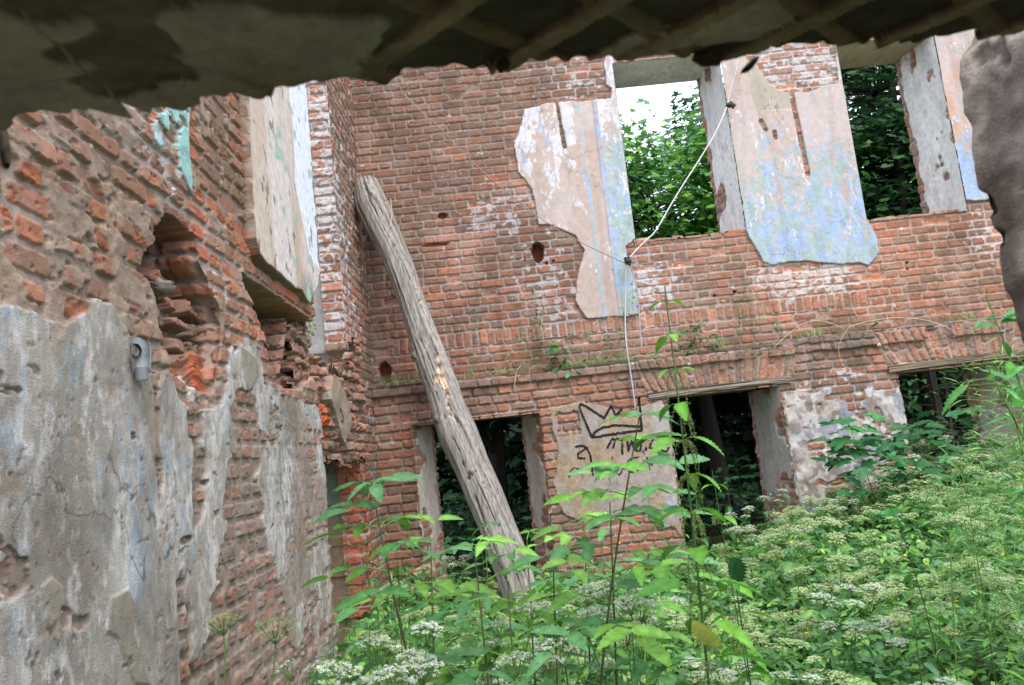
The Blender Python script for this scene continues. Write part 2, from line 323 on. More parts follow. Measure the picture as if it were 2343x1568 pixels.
def reveal(W, side, yi, name, colfn, parent=back, nz=None):
    """splayed side, head or sill of an opening, from the inner face at yi to the outer edge."""
    if side in ('left', 'right'):
        a, b = (W['x0'], W['ox0']) if side == 'left' else (W['x1'], W['ox1'])
        s = np.linspace(0, 1, 64); z = np.arange(W['z0']-.05, W['z1']+.012, .012); Sg, Zg = np.meshgrid(s, z)
        Hh, cc = colfn(Sg*.65, Zg, side); nx = 1 if side == 'left' else -1
        wo = .03*(hsh(np.floor(Zg/.083), 2, 5)-.5)*ss(.8, 1, Sg)
        X = a+(b-a)*Sg+nx*(Hh-.01); Y = yi-.02+(W['yo']-yi+wo)*Sg; Pt = np.stack([X, Y, Zg], -1)
    else:
        z = W['z1'] if side == 'head' else W['z0']+.005
        s = np.linspace(0, 1, 60); u = np.linspace(-.0, 1., 120); Ug, Sg = np.meshgrid(u, s)
        x0 = W['x0']-.012+(W['ox0']-W['x0'])*Sg; x1 = W['x1']+.012+(W['ox1']-W['x1'])*Sg
        X = x0+(x1-x0)*Ug; Hh, cc = colfn(X, Sg*.65, side)
        zz = z+(-Hh+.02 if side == 'head' else Hh-.02); Pt = np.stack([X, yi-.015+(W['yo']-yi)*Sg, zz], -1)
    o = grid_build([name], [M_oldplaster], Pt, cc, np.zeros((Pt.shape[0]-1, Pt.shape[1]-1), int), parent)
    return list(o.values())[0]
def c_white(A, B, side, seed=5, tone=srgb(232, 231, 230), brown=.25, bare=.66):
    n = fbm(A*3, B*1.2, seed, 4); cc = mix(tone*np.ones(A.shape+(3,)), tone*.78, ss(.42, .68, n)*.7)
    cc = mix(cc, tone*.55, ss(.54, .72, fbm(A*16, B*6, seed+3, 5))*.4)
    cc = mix(cc, srgb(186, 160, 140), ss(.6, .7, fbm(A*4, B*3, seed+6, 3))*brown)
    H = .016+.010*(fbm(A*8, B*5, seed+1, 4)-.5)
    if side in ('left', 'right'):
        bh, bc, _ = bricks(A, B, seed+40, rough=1.2, lime=.3)
        m = np.maximum(ss(-.01, .01, A-(.56+.06*(fbm(B*7, A*2, seed+9, 3)-.5)*2)), ss(bare, bare+.02, fbm(A*4+B*.5, B*3, seed+11, 4)+.10*ss(.08, 0, A))); H = H*(1-m)+(bh-.005)*m; cc = mix(cc, bc, m)
    return H, cc
for W, yi, sd_ in ((W1, YU, 5), (W2, YU, 15)):
    f = lambda A, B, s, sd_=sd_: c_white(A, B, s, sd_)
    for sde in ('left', 'right'): reveal(W, sde, yi, 'window_reveal', f)
    reveal(W, 'head', yi, 'window_head', (lambda A, B, s: c_white(A, B, s, 31, srgb(240, 240, 240))) if W is W1 else (lambda A, B, s: c_white(A, B, s, 33, srgb(190, 178, 152), .7)))
    def c_sill(A, B, s):
        H, c, b = bricks(A, B, 44, course=.13, rough=1.6, dirt=.9); return H*1.5+.02*(fbm(A*6, B*6, 3, 3)-.3), c
    reveal(W, 'sill', yi, 'window_sill', c_sill)

# ---------------- lower storey
zsl = np.arange(-.05, 2.43, du); usl = np.arange(-1.32, 6.3, du); U, Z = np.meshgrid(usl, zsl)
lime = np.maximum(.05, spots(U, Z, [(.9, 1.6, .3, .5, .3), (3.1, 1.5, .75, .9, .55)]))
dirt = np.clip(.25+.35*ss(2.15, 2.4, Z)+.3*ss(-.2, -1.1, U), 0, 1)
H, col, bm_ = bricks(U, Z, 211, rough=1.15, dirt=dirt, lime=lime, z0=.004, open_j=1.)
run = fbm(U*8, Z*.8, 413, 4); col = mix(col, col*.62, ss(.52, .72, run)*ss(1.2, 2.2, Z)*.7); col = mix(col, srgb(84, 84, 62), ss(.5, .68, fbm(U*3, Z*2, 415, 4))*ss(1.1, .3, Z)*.5)
top_grey = ss(2.20, 2.34, Z+.06*(fbm(U*2, Z*2, 9, 2)-.5)); col = mix(col, GREY*(.8+.5*vn(U*12, Z*20, 3))[..., None], top_grey*.6*bm_)
# flat arches of upright bricks over the timber lintels
for (xa, xb, z0a, z1a, sd_) in ((1.30, 2.70, 2.035, 2.345, 300), (3.60, 5.4, 2.05, 2.385, 320)):
    m = (Z > z0a) & (Z < z1a) & (U > xa-(Z-2.0)*.25) & (U < xb+(Z-2.0)*.25)
    uc = (xa+xb)/2 if xb < 3 else 4.45; f = (U-uc)/(1+.62*(Z-z0a)) + .006*(vn(Z*20, U*4, 7)-.5); k = np.floor(f/.072); lx = f-k*.072
    sp = np.where(hsh(k, 2, sd_) > .5, .19, .12)+.03*hsh(k, 9, sd_); lz = Z-z0a; hi = lz > sp
    lz2 = np.where(hi, lz-sp, lz); hh = np.where(hi, z1a-z0a-sp, sp); k2 = k*2+hi
    full = hsh(k, 4, sd_) > .65; lz2 = np.where(full, lz, lz2); hh = np.where(full, z1a-z0a, hh); k2 = np.where(full, k*2, k2)
    ax = lz2; H2, c2, b2 = _brick(Z, U, lz2, lx, hh, .072, k, k2, sd_, 1.5, dirt*.5, lime*0+.12, .005, BR[[0, 1, 3, 6, 4, 1, 3, 6]], 0.)
    H2 = H2 + .012*(hsh(k, 7, sd_)-.5); H = np.where(m, H2, H); col = np.where(m[..., None], c2, col)
lip = ss(2.245, 2.255, Z+.012*(vn(U*12, Z*0, 9)-.5))*(1-.8*(hsh(np.floor(U/.25), 6, 44) > .8)); H = H+.032*lip
GP = polyY([(1258, 958), (1261, 937), (1290, 930), (1312, 923), (1335, 916), (1345, 926), (1381, 928), (1405, 937), (1409, 960), (1440, 958), (1456, 950), (1458, 932), (1485, 925), (1511, 918), (1520, 935), (1528, 953), (1534, 1002), (1560, 1230), (1537, 1205), (1515, 1209), (1490, 1190), (1478, 1172), (1430, 1180), (1370, 1177), (1320, 1190), (1290, 1175), (1279, 1155), (1263, 1102), (1275, 1060), (1272, 1002), (1262, 985)], YL)
k_ = GP[:, 0] > 1.455; GP[k_, 0] = 1.475
PL = polyY([(1788, 930), (1800, 902), (1830, 890), (1864, 899), (1885, 885), (1905, 882), (1930, 902), (1942, 942), (1952, 955), (1972, 962), (1980, 947), (1972, 892), (2005, 877), (2055, 874), (2062, 900), (2068, 944), (2080, 1027), (2120, 1260), (1830, 1260)], YL)
PL[-5:-2, 0] = np.array([3.685, 3.685, 3.685]); PL[13:16, 0] = 3.69; PL[0, 0] = 2.555; PL[1, 0] = 2.57; PL[-1, 0] = 2.555; PL[-1, 1] = .0; PL[-2, 1] = .0; PL[-2, 0] = 3.685
wob = .022*(fbm(U*10, Z*10, 121, 3)-.5)*2 + .016*(fbm(U*34, Z*34, 124, 2)-.5) + .006*(vn(U*70, Z*70, 122)-.5)
dG = sdf(GP, U, Z)+wob*.8; dL = sdf(PL, U, Z)+wob*1.4
for (x, y, rx, rz) in [(1302, 965, .13, .13), (1287, 992, .065, .045), (1317, 988, .055, .035), (1310, 1014, .0, .0)]:
    q = onY(x, y, YL)
    if rx: dG = np.minimum(dG, (np.maximum(np.abs(U-q[0])/rx, np.abs(Z-q[2])/rz)-.75)*.09+wob)
isl = fbm(U*5, Z*6, 131, 3); dL = np.minimum(dL, (.66-isl)*.3)
lmask = onY(1985, 1215, YL)
dR = np.where((U > 4.98), .1+wob*3, -.3)*1.0; dR = np.where(Z < 1.75+.1*fbm(U*4, Z*4, 5, 3), dR, -.3)
dP = np.maximum(np.maximum(dG, dL), dR); pm = ss(-.002, .007, dP)
cem = srgb(158, 148, 140)
cg = mix(cem*np.ones(U.shape+(3,)), srgb(160, 140, 118), ss(.4, .7, fbm(U*4, Z*4, 141, 4)))
cg = mix(cg, srgb(176, 170, 166), spots(U, Z, [(1.38, 1.75, .09, .35, .8), (1.40, 1.1, .12, .2, .7)]))
cg = mix(cg, srgb(160, 176, 205), ss(.6, .66, fbm(U*14, Z*7, 149, 3))*spots(U, Z, [(1.42, 1.1, .12, .3, 1.)]))
sp_ = (hsh(np.floor(U/.0076), np.floor(Z/.0076), 9) > .965); cg = mix(cg, srgb(190, 182, 174), sp_*.7)
cl = mix(srgb(172, 162, 156)*np.ones(U.shape+(3,)), srgb(134, 122, 114), ss(.40, .62, fbm(U*11, Z*11, 151, 5)))
cl = mix(cl, srgb(134, 142, 158), ss(.52, .66, fbm(U*6, Z*4, 161, 5))*.7); cl = mix(cl, srgb(190, 184, 182), ss(.54, .62, fbm(U*20, Z*15, 171, 4))*.8)
cg = mix(cg, cg*.8, ss(.5, .62, fbm(U*22, Z*22, 143, 4))*.7)
pcol = np.where((dG > dL)[..., None], cg, cl); pcol = mix(pcol*.7, pcol, ss(0, .012, dP))
Hp = np.where(dG > dL, .020+.005*(fbm(U*20, Z*20, 181, 3)-.5), .018+.022*(fbm(U*9, Z*9, 191, 4)-.5)); Hf = H*(1-pm)+Hp*pm; colf = mix(col, pcol, pm)
# spray painted crown and scrawl
def g7(pts):                                            # points read in the 1568 px enlargement of the photo at (2050,1480)
    s = 600/1568*2342/3872; return [(q[0], q[2]) for q in (onY(2050*2342/3872+x*s, 1480*2342/3872+y*s, YL) for x, y in pts)]
G = [g7(p) for p in [
    [(490, 460), (365, 165), (375, 130), (430, 150), (610, 270), (680, 145), (725, 245), (785, 180)],
    [(955, 70), (965, 200), (980, 380)], [(490, 460), (700, 425), (980, 390)], [(490, 460), (520, 405), (600, 360), (720, 338), (860, 345), (975, 355)],
    [(330, 550), (400, 540), (440, 560), (350, 620), (355, 660), (420, 665)], [(440, 560), (475, 640), (490, 760), (500, 830)],
    [(640, 560), (690, 470), (720, 480), (700, 560)], [(735, 470), (790, 480), (788, 620)], [(840, 500), (850, 590), (885, 470), (900, 580)],
    [(915, 520), (925, 590), (965, 590), (980, 500)], [(1020, 560), (1025, 580)], [(1060, 540), (1095, 470), (1130, 455), (1150, 520), (1100, 570), (1060, 560)],
    [(1165, 480), (1170, 580), (1225, 600), (1245, 560)], [(690, 640), (690, 670)], [(990, 580), (1045, 690), (1060, 780)],
    [(265, 850), (280, 780), (320, 755), (365, 770), (400, 850)], [(545, 700), (555, 790)], [(640, 740), (640, 800), (690, 800), (700, 740)], [(740, 750), (735, 810), (765, 830), (790, 770)],
    [(955, 650), (870, 670), (840, 700), (850, 760)], [(800, 760), (870, 800), (940, 790), (945, 730)], [(560, 870), (600, 860)], [(660, 860), (665, 890)], [(840, 900), (840, 970)], [(890, 960), (890, 1000)]]]
gd = strokes(G[:4], U, Z)-.0115; gd = np.minimum(gd, strokes(G[4:13], U, Z)-.009); gd = np.minimum(gd, strokes(G[13:], U, Z)-.0055)
gd = gd + .004*(vn(U*90, Z*90, 77)-.5)
gmask = cen(gd) < 0
wh_ = np.where(dG > np.maximum(dL, dR), 1, np.where(dL > dR, 2, 3)); cls = np.where(cen(pm) > .5, wh_[:-1, :-1], 0); opl = openings([L1, L2, L3], cen(U), cen(Z), 291, sill=.10)
ldg = 2.335+.03*ss(1.6, 2.8, cen(U))+.04*ss(2.6, 2.9, cen(U))+.03*(hsh(np.floor(cen(U)/.25), 3, 8)-.5)+.015*(vn(cen(U)*20, cen(Z)*0, 4)-.5)
cls[opl] = -1; cls[cen(Z) > ldg] = -1
Pts = np.stack([U, YL-Hf, Z], -1)
grid_build(['masonry', 'plaster', 'plaster', 'plaster'], [M_brick]+[M_oldplaster]*3, Pts, colf, cls, back)
clg = np.where(gmask & (cls >= 0), np.where((cen(Z) > 1.64+.0*cen(U)) , 0, 1), -1); Pg = Pts.copy(); Pg[..., 1] -= .0025
grid_build(['graffiti', 'graffiti'], [M_paint]*2, Pg, np.ones(U.shape+(3,))*srgb(30, 28, 32)*(.8+.7*vn(U*60, Z*60, 5))[..., None], clg, back)
for W, sd_ in ((L1, 61), (L2, 71), (L3, 81)):
    tone = srgb(200, 192, 182) if W is L1 else srgb(184, 180, 174)
    f = lambda A, B, s, sd_=sd_, tone=tone: c_white(A, B, s, sd_, tone, .9, .56)
    for sde in ('left', 'right'): reveal(W, sde, YL, 'window_reveal', f)
    def c_head(A, B, s, sd_=sd_):
        H, c, b = bricks(A, B, sd_, course=.13, rough=1.5, dirt=.8); c2 = srgb(126, 108, 84)*(.7+.5*fbm(A*2, B*26, sd_, 3))[..., None]
        return (H if W is L1 else .01*fbm(A*3, B*30, 4, 3)), (mix(c, c2, .6) if W is L1 else c2)
    reveal(W, 'head', YL, 'window_head', c_head)
    if W['z0'] > .1: reveal(W, 'sill', YL, 'window_sill', c_sill)
# top of the ledge: brick set-back with soil
sx = np.arange(-1.32, 6.3, .02); sy = np.linspace(-.02, .23, 22); A, B = np.meshgrid(sx, sy)
zt = 2.325+.03*ss(1.6, 2.8, A)+.04*ss(2.6, 2.9, A)+.03*(hsh(np.floor(A/.25), 3, 8)-.5) + .05*fbm(A*5, B*8, 5, 4)*ss(-.03, .06, B) + .07*ss(.08, .2, B)*fbm(A*1.7, B, 6, 3)
zt = zt - .03*(1-ss(-.02, .01, B)) - .012
cc = mix(srgb(70, 60, 52)*np.ones(A.shape+(3,)), srgb(116, 100, 84), fbm(A*14, B*14, 3, 4)); cc = mix(cc, srgb(72, 84, 50), ss(.48, .62, fbm(A*4, B*6, 17, 3))*.7)
grid_build(['ledge_top'], [M_soil], np.stack([A, YL+B, zt], -1), cc, np.zeros((len(sy)-1, len(sx)-1), int), back)
# timber lintels
def beam(name, p0, p1, hgt, dep, mat, parent, seed, colr, n=90):
    """weathered squared timber from p0 to p1 (front bottom edge), going back dep and up hgt"""
    p0 = np.array(p0, float); p1 = np.array(p1, float); L = np.linalg.norm(p1-p0); t = np.linspace(0, 1, n)
    per = []; ns, nh = 8, 8
    for i in range(nh): per.append((0, i/nh))
    for i in range(ns): per.append((i/ns, 1))
    for i in range(nh): per.append((1, 1-i/nh))
    for i in range(ns): per.append((1-i/ns, 0))
    per = np.array(per); T, Q = np.meshgrid(t, np.arange(len(per)), indexing='ij')
    y = per[Q, 0]*dep; z = per[Q, 1]*hgt; g = fbm(T*L*2, Q*2.3, seed, 3); g2 = ss(.55, .75, fbm(T*L*1.5, Q*5., seed+3, 3))
    sc = 1-.10*g-.22*g2; cy, cz = dep/2, hgt/2; endw = .02*(vn(Q*1.7, T*0, seed)-.5)*np.where(T < .5, 1, -1)*(np.abs(T-.5) > .49)
    Pp = p0+(p1-p0)*(T+endw/L)[..., None]; Pp = Pp + np.stack([0*T, cy+(y-cy)*sc, cz+(z-cz)*sc+.01*np.sin(T*3)], -1)
    m = len(per); idx = np.arange(n*m).reshape(n, m); a = idx[:-1]; b = idx[1:]
    q = np.stack([a, np.roll(a, -1, 1), np.roll(b, -1, 1), b], -1).reshape(-1, 4)
    V = np.concatenate([Pp.reshape(-1, 3), Pp[0].mean(0)[None], Pp[-1].mean(0)[None]]); c0, c1 = n*m, n*m+1
    caps = [[c0, (j+1) % m, j, j] for j in range(m)] + [[c1, idx[-1, j], idx[-1, (j+1) % m], idx[-1, (j+1) % m]] for j in range(m)]
    cc = np.array(colr)*(.65+.7*fbm(T*L*1.2, Q*3., seed+7, 3))[..., None]; cc = np.concatenate([cc.reshape(-1, 3), [np.array(colr)*.7]*2])
    me_f = [list(x) for x in q] + [f[:3] for f in caps]
    me = bpy.data.meshes.new(name); me.from_pydata([tuple(v) for v in V], [], me_f); me.materials.append(mat)
    a_ = me.color_attributes.new('Col', 'FLOAT_COLOR', 'POINT'); c4 = np.ones((len(V), 4), np.float32); c4[:, :3] = cc; a_.data.foreach_set('color', c4.ravel())
    o = bpy.data.objects.new(name, me); S.collection.objects.link(o)
    if parent is not None: o.parent = parent; local(o)
    return o
beam('lintel', (1.30, YL-.035, 1.965), (2.66, YL-.035, 1.985), .062, .16, M_beam, back, 5, srgb(128, 118, 108))
beam('lintel', (3.60, YL-.035, 1.975), (5.05, YL-.035, 1.99), .068, .16, M_beam, back, 9, srgb(124, 110, 94))
beam('lintel', (-.95, YL+.06, 1.955), (.28, YL+.06, 1.955), .07, .2, M_beam, back, 12, srgb(120, 96, 76))
# ================================================================= LEFT WALL
XN, XF = -1.22, -1.29
left = thing('ruined_wall', 'ruined brick wall running along the left side with grey flaking plaster and broken joist pockets', 'wall', (XN, 3, 0))
ys = [1.55]
while ys[-1] < 5.12: ys.append(ys[-1]+.0042*(ys[-1]/2)**1.2)
ys = np.array(ys); zs = np.arange(.35, 4.75, .0047); U, Z = np.meshgrid(ys, zs)
px = lambda pts: polyX(pts, XN)
wob = .022*(fbm(U*9, Z*9, 521, 4)-.5)*2 + .006*(vn(U*70, Z*70, 522)-.5)
q = px([(180, 290), (260, 290), (330, 480), (500, 330)])
lime = np.clip(spots(U, Z, [(2.55, 2.95, .5, .28, .9), (2.9, 3.0, .25, .5, .8), (3.3, 2.6, .3, .3, .35)]), 0, 1)
dirt = np.clip(.35+.7*spots(U, Z, [(3.5, 3.4, .35, .7, 1.)]), 0, 1)
rgh = 1.7-.6*ss(3.0, 3.6, U)
H, col, bm = bricks(U, Z, 511, rough=1.15, dirt=dirt, lime=lime*.9, jw=.008, z0=.03, pal=BR[[0, 1, 2, 3, 4, 5, 3, 7]])
Hb, cb, bb = bricks(U, Z, 513, st=.128, hd=.122, rough=1.3, dirt=dirt, lime=lime*.5, jw=.010, z0=.03, open_j=1., pal=BR[[0, 1, 6, 3, 4, 7, 3, 6]])
lo_ = (Z < 2.10)&(U > 2.4); H = np.where(lo_, Hb*1.1, H-.006*(1-bm)); col = np.where(lo_[..., None], cb, col); bm = np.where(lo_, bb, bm)
H = H*1.15 + .006*(fbm(U*5, Z*5, 531, 4)-.5)*2
# mortar smeared over the brick faces at the near end
sm = ss(.60, .67, fbm(U*9, Z*11, 541, 4)+.10*ss(3.2, 2.2, U)-.12*ss(3.3, 3.8, U))
col = mix(col, srgb(152, 134, 118)*(.7+.5*fbm(U*30, Z*30, 5, 3))[..., None], sm*.85); H = np.maximum(H, (.008+.012*fbm(U*26, Z*26, 551, 4))*sm)
hot = ss(.56, .66, fbm(U*5.5, Z*9, 561, 3))*(1-sm)*bm; col = mix(col, srgb(174, 100, 70), hot*.7); H = H-hot*.007*fbm(U*30, Z*50, 3, 3)
# cement smoothed panel under the ceiling end, brown wash
# thin old plaster of the lower storey
PLx = px([(-120, 690), (0, 700), (60, 712), (130, 745), (175, 722), (205, 690), (240, 700), (262, 722), (285, 770), (318, 850), (332, 890), (350, 900), (372, 830), (395, 905), (440, 945), (500, 925), (520, 800), (560, 770), (590, 800), (600, 880), (640, 900), (720, 930), (742, 1000), (750, 1300), (790, 1640), (-120, 1800)])
PE = px([(512, 925), (575, 905), (588, 1000), (596, 1200), (620, 1320), (650, 1390), (670, 1600), (470, 1700), (470, 1420), (490, 1290), (508, 1150), (520, 1050)])
PE0 = px([(416, 944), (452, 946), (452, 1006), (420, 1000)])
PS1 = px([(335, 900), (352, 905), (350, 1000), (362, 1090), (352, 1150), (342, 1050)])
d0 = sdf(PLx, U, Z)+wob; dE = sdf(PE, U, Z); dE0 = sdf(PE0, U, Z)+wob*.5; dS = sdf(PS1, U, Z)+wob*.4
n5 = fbm(U*2.2, Z*5.2, 571, 5); n6 = fbm(U*6, Z*10, 581, 4)
thin = ss(3.4, 3.9, U)                       # towards the far end the coat is thin and streaky
hole = np.minimum(.30*(.50+.00*U-n5)+.055*(1-thin)+.9, 9)
cov = d0
cov = np.minimum(cov, np.where(dE > -.20, (-dE)*.9+(n6-.50)*.20+.004, 9)); cov = np.minimum(cov, -dE0); cov = np.minimum(cov, -dS)
low = ss(1.15, .7, Z)*ss(2.2, 2.6, U); cov = np.minimum(cov, (n6-.30-.12*low)*.35+.02*(1-thin))
cov = np.minimum(cov, np.where((U > 2.75) & (Z < 2.05), (fbm(U*4.0, Z*1.8, 591, 5)-.27)*.22, 9))
cov = cov+wob*.25
pm = ss(-.001, .006, cov)
wash = .8*ss(2.12, 1.95, Z+.15*(fbm(U*3, Z*3, 599, 3)-.5))*(.35+.4*fbm(U*6, Z*4, 597, 4)); col = mix(col, srgb(140, 130, 120)*(.8+.4*fbm(U*18, Z*8, 595, 3))[..., None], wash); H = H*(1-.45*wash)
g0 = srgb(160, 153, 145)*np.ones(U.shape+(3,))
g0 = mix(g0, srgb(138, 131, 122), ss(.40, .62, fbm(U*2.4, Z*1.5, 601, 4)))
g0 = mix(g0, srgb(160, 144, 126), ss(.45, .65, fbm(U*1.5, Z*1.1, 611, 4))*ss(1.2, .7, Z))
paint, pH = flake(U, Z, g0, [(srgb(186, 182, 178), .36+.10*ss(2.6, 3.2, U)-.02*thin, 9, 4.5), (srgb(150, 162, 172), .16*ss(1.0, 1.5, Z)+.28*spots(U, Z, [(2.62, 1.6, .35, .55, 1)]), 8, 2.6), (srgb(142, 158, 166), .12, 9, 3.0), (srgb(184, 180, 178), .22+.06*thin, 20, 10)], 620, .12, .55)
dk = ss(.48, .72, fbm(U*7, Z*3.2, 631, 5)); paint = mix(paint, srgb(118, 108, 98), dk*.55); dk2 = ss(.5, .7, fbm(U*2, Z*2.2, 633, 4))*ss(3.2, 3.8, U); paint = mix(paint, srgb(132, 112, 98), dk2*.6)
lc2 = ss(.007, 0, np.abs(fbm(U*3.6, Z*2.2, 635, 4)-.5))*ss(.5, .6, vn(U*2, Z*1.5, 637)); paint = mix(paint, srgb(78, 68, 60), lc2*.7)
scr = ss(.64, .76, fbm(U*12, Z*14, 641, 5)); paint = mix(paint, srgb(146, 130, 112), scr*.6)
# darker cement patches
PD = [px(p) for p in ([(262, 700), (285, 770), (318, 850), (345, 905), (340, 1060), (325, 1010), (305, 900), (270, 800)], [(98, 1320), (125, 1345), (128, 1400), (112, 1480), (85, 1430), (75, 1345)],
    [(235, 1370), (275, 1350), (292, 1400), (285, 1450), (325, 1568), (290, 1568), (250, 1470), (222, 1450)], [(540, 790), (580, 820), (585, 860), (560, 900), (545, 860)])]
dd = np.max([sdf(p, U, Z) for p in PD], 0)+wob*.4; dm_ = ss(-.002, .004, dd)*pm
paint = mix(paint, srgb(142, 134, 122)*(.85+.3*fbm(U*9, Z*9, 3, 3))[..., None], dm_)
pits = ss(.80, .84, fbm(U*15, Z*17, 651, 3))+ss(.80, .83, fbm(U*40, Z*40, 652, 2))*.6; paint = mix(paint, srgb(96, 84, 70), np.clip(pits, 0, 1)*.6)
thick = .022-.010*thin
Hp = thick + pH*.15 + .005*(fbm(U*5, Z*4, 661, 4)-.5)*2 + .003*(fbm(U*30, Z*20, 662, 3)-.5) - .004*np.clip(pits, 0, 1) + .006*dm_ - .002*scr + .10*np.minimum(H-.012, .004)*thin
Hf = H*(1-pm)+Hp*pm; colf = mix(col, mix(paint*.8, paint, ss(0, .01, cov)), pm)
cls2 = pm.copy()*0
# turquoise remains
PT = px([(338, 285), (352, 262), (380, 250), (425, 240), (422, 330), (430, 455), (415, 430), (396, 385), (392, 345), (376, 310), (352, 335), (342, 320)])
dT = sdf(PT, U, Z)+wob*1.1; dT = np.minimum(dT, (.64-fbm(U*10, Z*13, 671, 4))*.12); tm = ss(-.001, .004, dT)*(1-pm)
tc = mix(srgb(150, 190, 184)*np.ones(U.shape+(3,)), srgb(190, 206, 222), (ss(2.82, 2.74, U))); tc = mix(tc, srgb(110, 150, 140), ss(.55, .7, fbm(U*14, Z*14, 681, 4))*.6)
Hf = Hf*(1-tm)+(.022+.008*fbm(U*12, Z*12, 3, 3))*tm; colf = mix(colf, tc, tm)
# big loose plaster panel beside the upper window
PP = px([(545, 150), (550, 330), (556, 450), (562, 545), (572, 585), (590, 607), (622, 632), (655, 662), (672, 668), (690, 700), (706, 668), (722, 640), (726, 560), (700, 300), (680, 150)])
dP = sdf(PP, U, Z)+.010*(fbm(U*12, Z*12, 691, 3)-.5)*2; bm2 = ss(-.001, .004, dP)
pc = srgb(210, 200, 196)*np.ones(U.shape+(3,)); qs = ss(.40, .68, fbm(U*3.6, Z*.5, 701, 4)); pc = mix(pc, srgb(182, 150, 120), qs*.7)
pc = mix(pc, srgb(206, 196, 188), ss(4.1, 3.95, U)*.5)
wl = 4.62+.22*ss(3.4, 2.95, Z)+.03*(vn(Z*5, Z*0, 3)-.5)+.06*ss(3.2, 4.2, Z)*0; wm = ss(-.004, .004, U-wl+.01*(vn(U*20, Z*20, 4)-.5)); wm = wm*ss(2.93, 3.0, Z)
pc = mix(pc, srgb(222, 228, 240), wm)  # far strip painted near white to stand for a turned, lit face
fl = ss(.70, .73, fbm(U*7, Z*7, 711, 4)); pc = mix(pc, srgb(150, 178, 168), fl*.8); pc = mix(pc, srgb(120, 104, 84), ss(.72, .75, fbm(U*14, Z*9, 712, 3))*.8)
lowp = spots(U, Z, [(4.75, 2.72, .25, .14, 1.)]); pc = mix(pc, mix(srgb(130, 128, 122)*np.ones(3), srgb(140, 186, 170), ss(.5, .6, fbm(U*12, Z*12, 8, 3))), lowp*.7)
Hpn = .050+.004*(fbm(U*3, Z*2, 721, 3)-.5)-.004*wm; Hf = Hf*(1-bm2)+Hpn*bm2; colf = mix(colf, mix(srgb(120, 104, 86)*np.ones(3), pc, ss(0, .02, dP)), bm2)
gap = ss(-.03, -.004, dP)*(1-ss(-.004, .0, dP))*(U < 4.2); Hf -= gap*.02
# joist pocket with rubble infill
P1 = px([(377, 489), (404, 506), (436, 533), (450, 557), (452, 600), (472, 640), (482, 678), (498, 716), (503, 767), (498, 810), (486, 850), (440, 846), (374, 815), (366, 770), (361, 727), (347, 684), (336, 646), (313, 619), (320, 592), (350, 554), (352, 520)])
d1 = sdf(P1, U, Z)+wob*.35
P1b = px([(377, 489), (404, 506), (436, 533), (446, 560), (430, 600), (392, 612), (378, 650), (340, 640), (316, 619), (322, 592), (350, 554)]); d1b = sdf(P1b, U, Z)+wob*.4
rb, rc, rm = bricks(U, Z, 731, course=.088, st=.2, hd=.11, rough=2.2, dirt=.3, jw=.012, open_j=2.5)
m1 = ss(-.004, .010, d1); deep = ss(-.01, .02, d1b)
dep = .085+.05*ss(2.25, 2.5, Z); hr = rb*1.9-dep+.025*(fbm(U*14, Z*14, 741, 4)-.5)*2
hr = hr*(1-deep)+(-.30+.05*fbm(U*9, Z*9, 5, 3)+rb)*deep
Hf = Hf*(1-m1)+hr*m1; colf = mix(colf, rc*.85, m1)
bk = 1.-ss(.8, 1.1, np.hypot((U-2.73)/.065, (Z-2.315)/.035)+.3*(vn(U*30, Z*30, 3)-.5)); 
qk = onX(368, 658, XN-.03); rk = np.random.default_rng(4); th = np.linspace(0, np.pi, 12); ph = np.linspace(0, 2*np.pi, 17)[:-1]; V = []
for t_ in th:
    for p_ in ph: rr_ = .018+.040*float(fbm(np.array(3+math.cos(p_)*math.sin(t_)*3.5), np.array(5+math.sin(p_)*math.sin(t_)*3.5+3.5*math.cos(t_)), 5, 4)); V.append((qk[0]+rr_*math.sin(t_)*math.cos(p_)*1.1, qk[1]+rr_*math.sin(t_)*math.sin(p_)*1.6, qk[2]+rr_*math.cos(t_)*.75))
F = [(i*16+j, i*16+(j+1) % 16, (i+1)*16+(j+1) % 16, (i+1)*16+j) for i in range(11) for j in range(16)]
local(mesh_np('mortar_lump', V, F, M_oldplaster, np.array([srgb(138, 128, 120)]*len(V))*rk.uniform(.8, 1.1, (len(V), 1)), True, left))
PO = px([(400, 812), (440, 800), (492, 812), (496, 860), (488, 905), (430, 890), (402, 860), (380, 850)]); dO = sdf(PO, U, Z)+wob*.6; mo = ss(-.004, .012, dO)
lay = fbm(U*12, Z*85+6*vn(U*8, Z*8, 4), 751, 3); Hf = Hf*(1-mo)+(-.045+.030*lay)*mo; colf = mix(colf, mix(srgb(176, 98, 68)*np.ones(U.shape+(3,)), srgb(140, 96, 78), ss(.4, .6, fbm(U*7, Z*9, 7, 3))), mo)
wp = spots(U, Z, [(2.98, 1.98, .05, .07, 1.)]); colf = mix(colf, srgb(196, 184, 176), ss(.3, .6, wp))
# second pocket, under its brick lintel, and the broken end of the wall
P2 = px([(547, 626), (600, 655), (650, 693), (690, 722), (742, 760), (745, 850), (700, 872), (690, 890), (640, 890), (608, 817), (596, 744), (554, 657)])
d2 = sdf(P2, U, Z)+wob*.25; m2 = ss(-.003, .008, d2); hr = -.34+.05*fbm(U*7, Z*7, 3, 3)+0*U
steps = ss(4.28, 4.60, U+.05*(hsh(np.floor(Z/.083), 2, 8)-.5))*ss(2.52, 2.46, Z); hr = hr+steps*.26+rb*1.5
Hf = Hf*(1-m2)+hr*m2; colf = mix(colf, mix(rc*.8, srgb(150, 146, 118)*np.ones(3), ss(2.42, 2.47, Z)), m2)
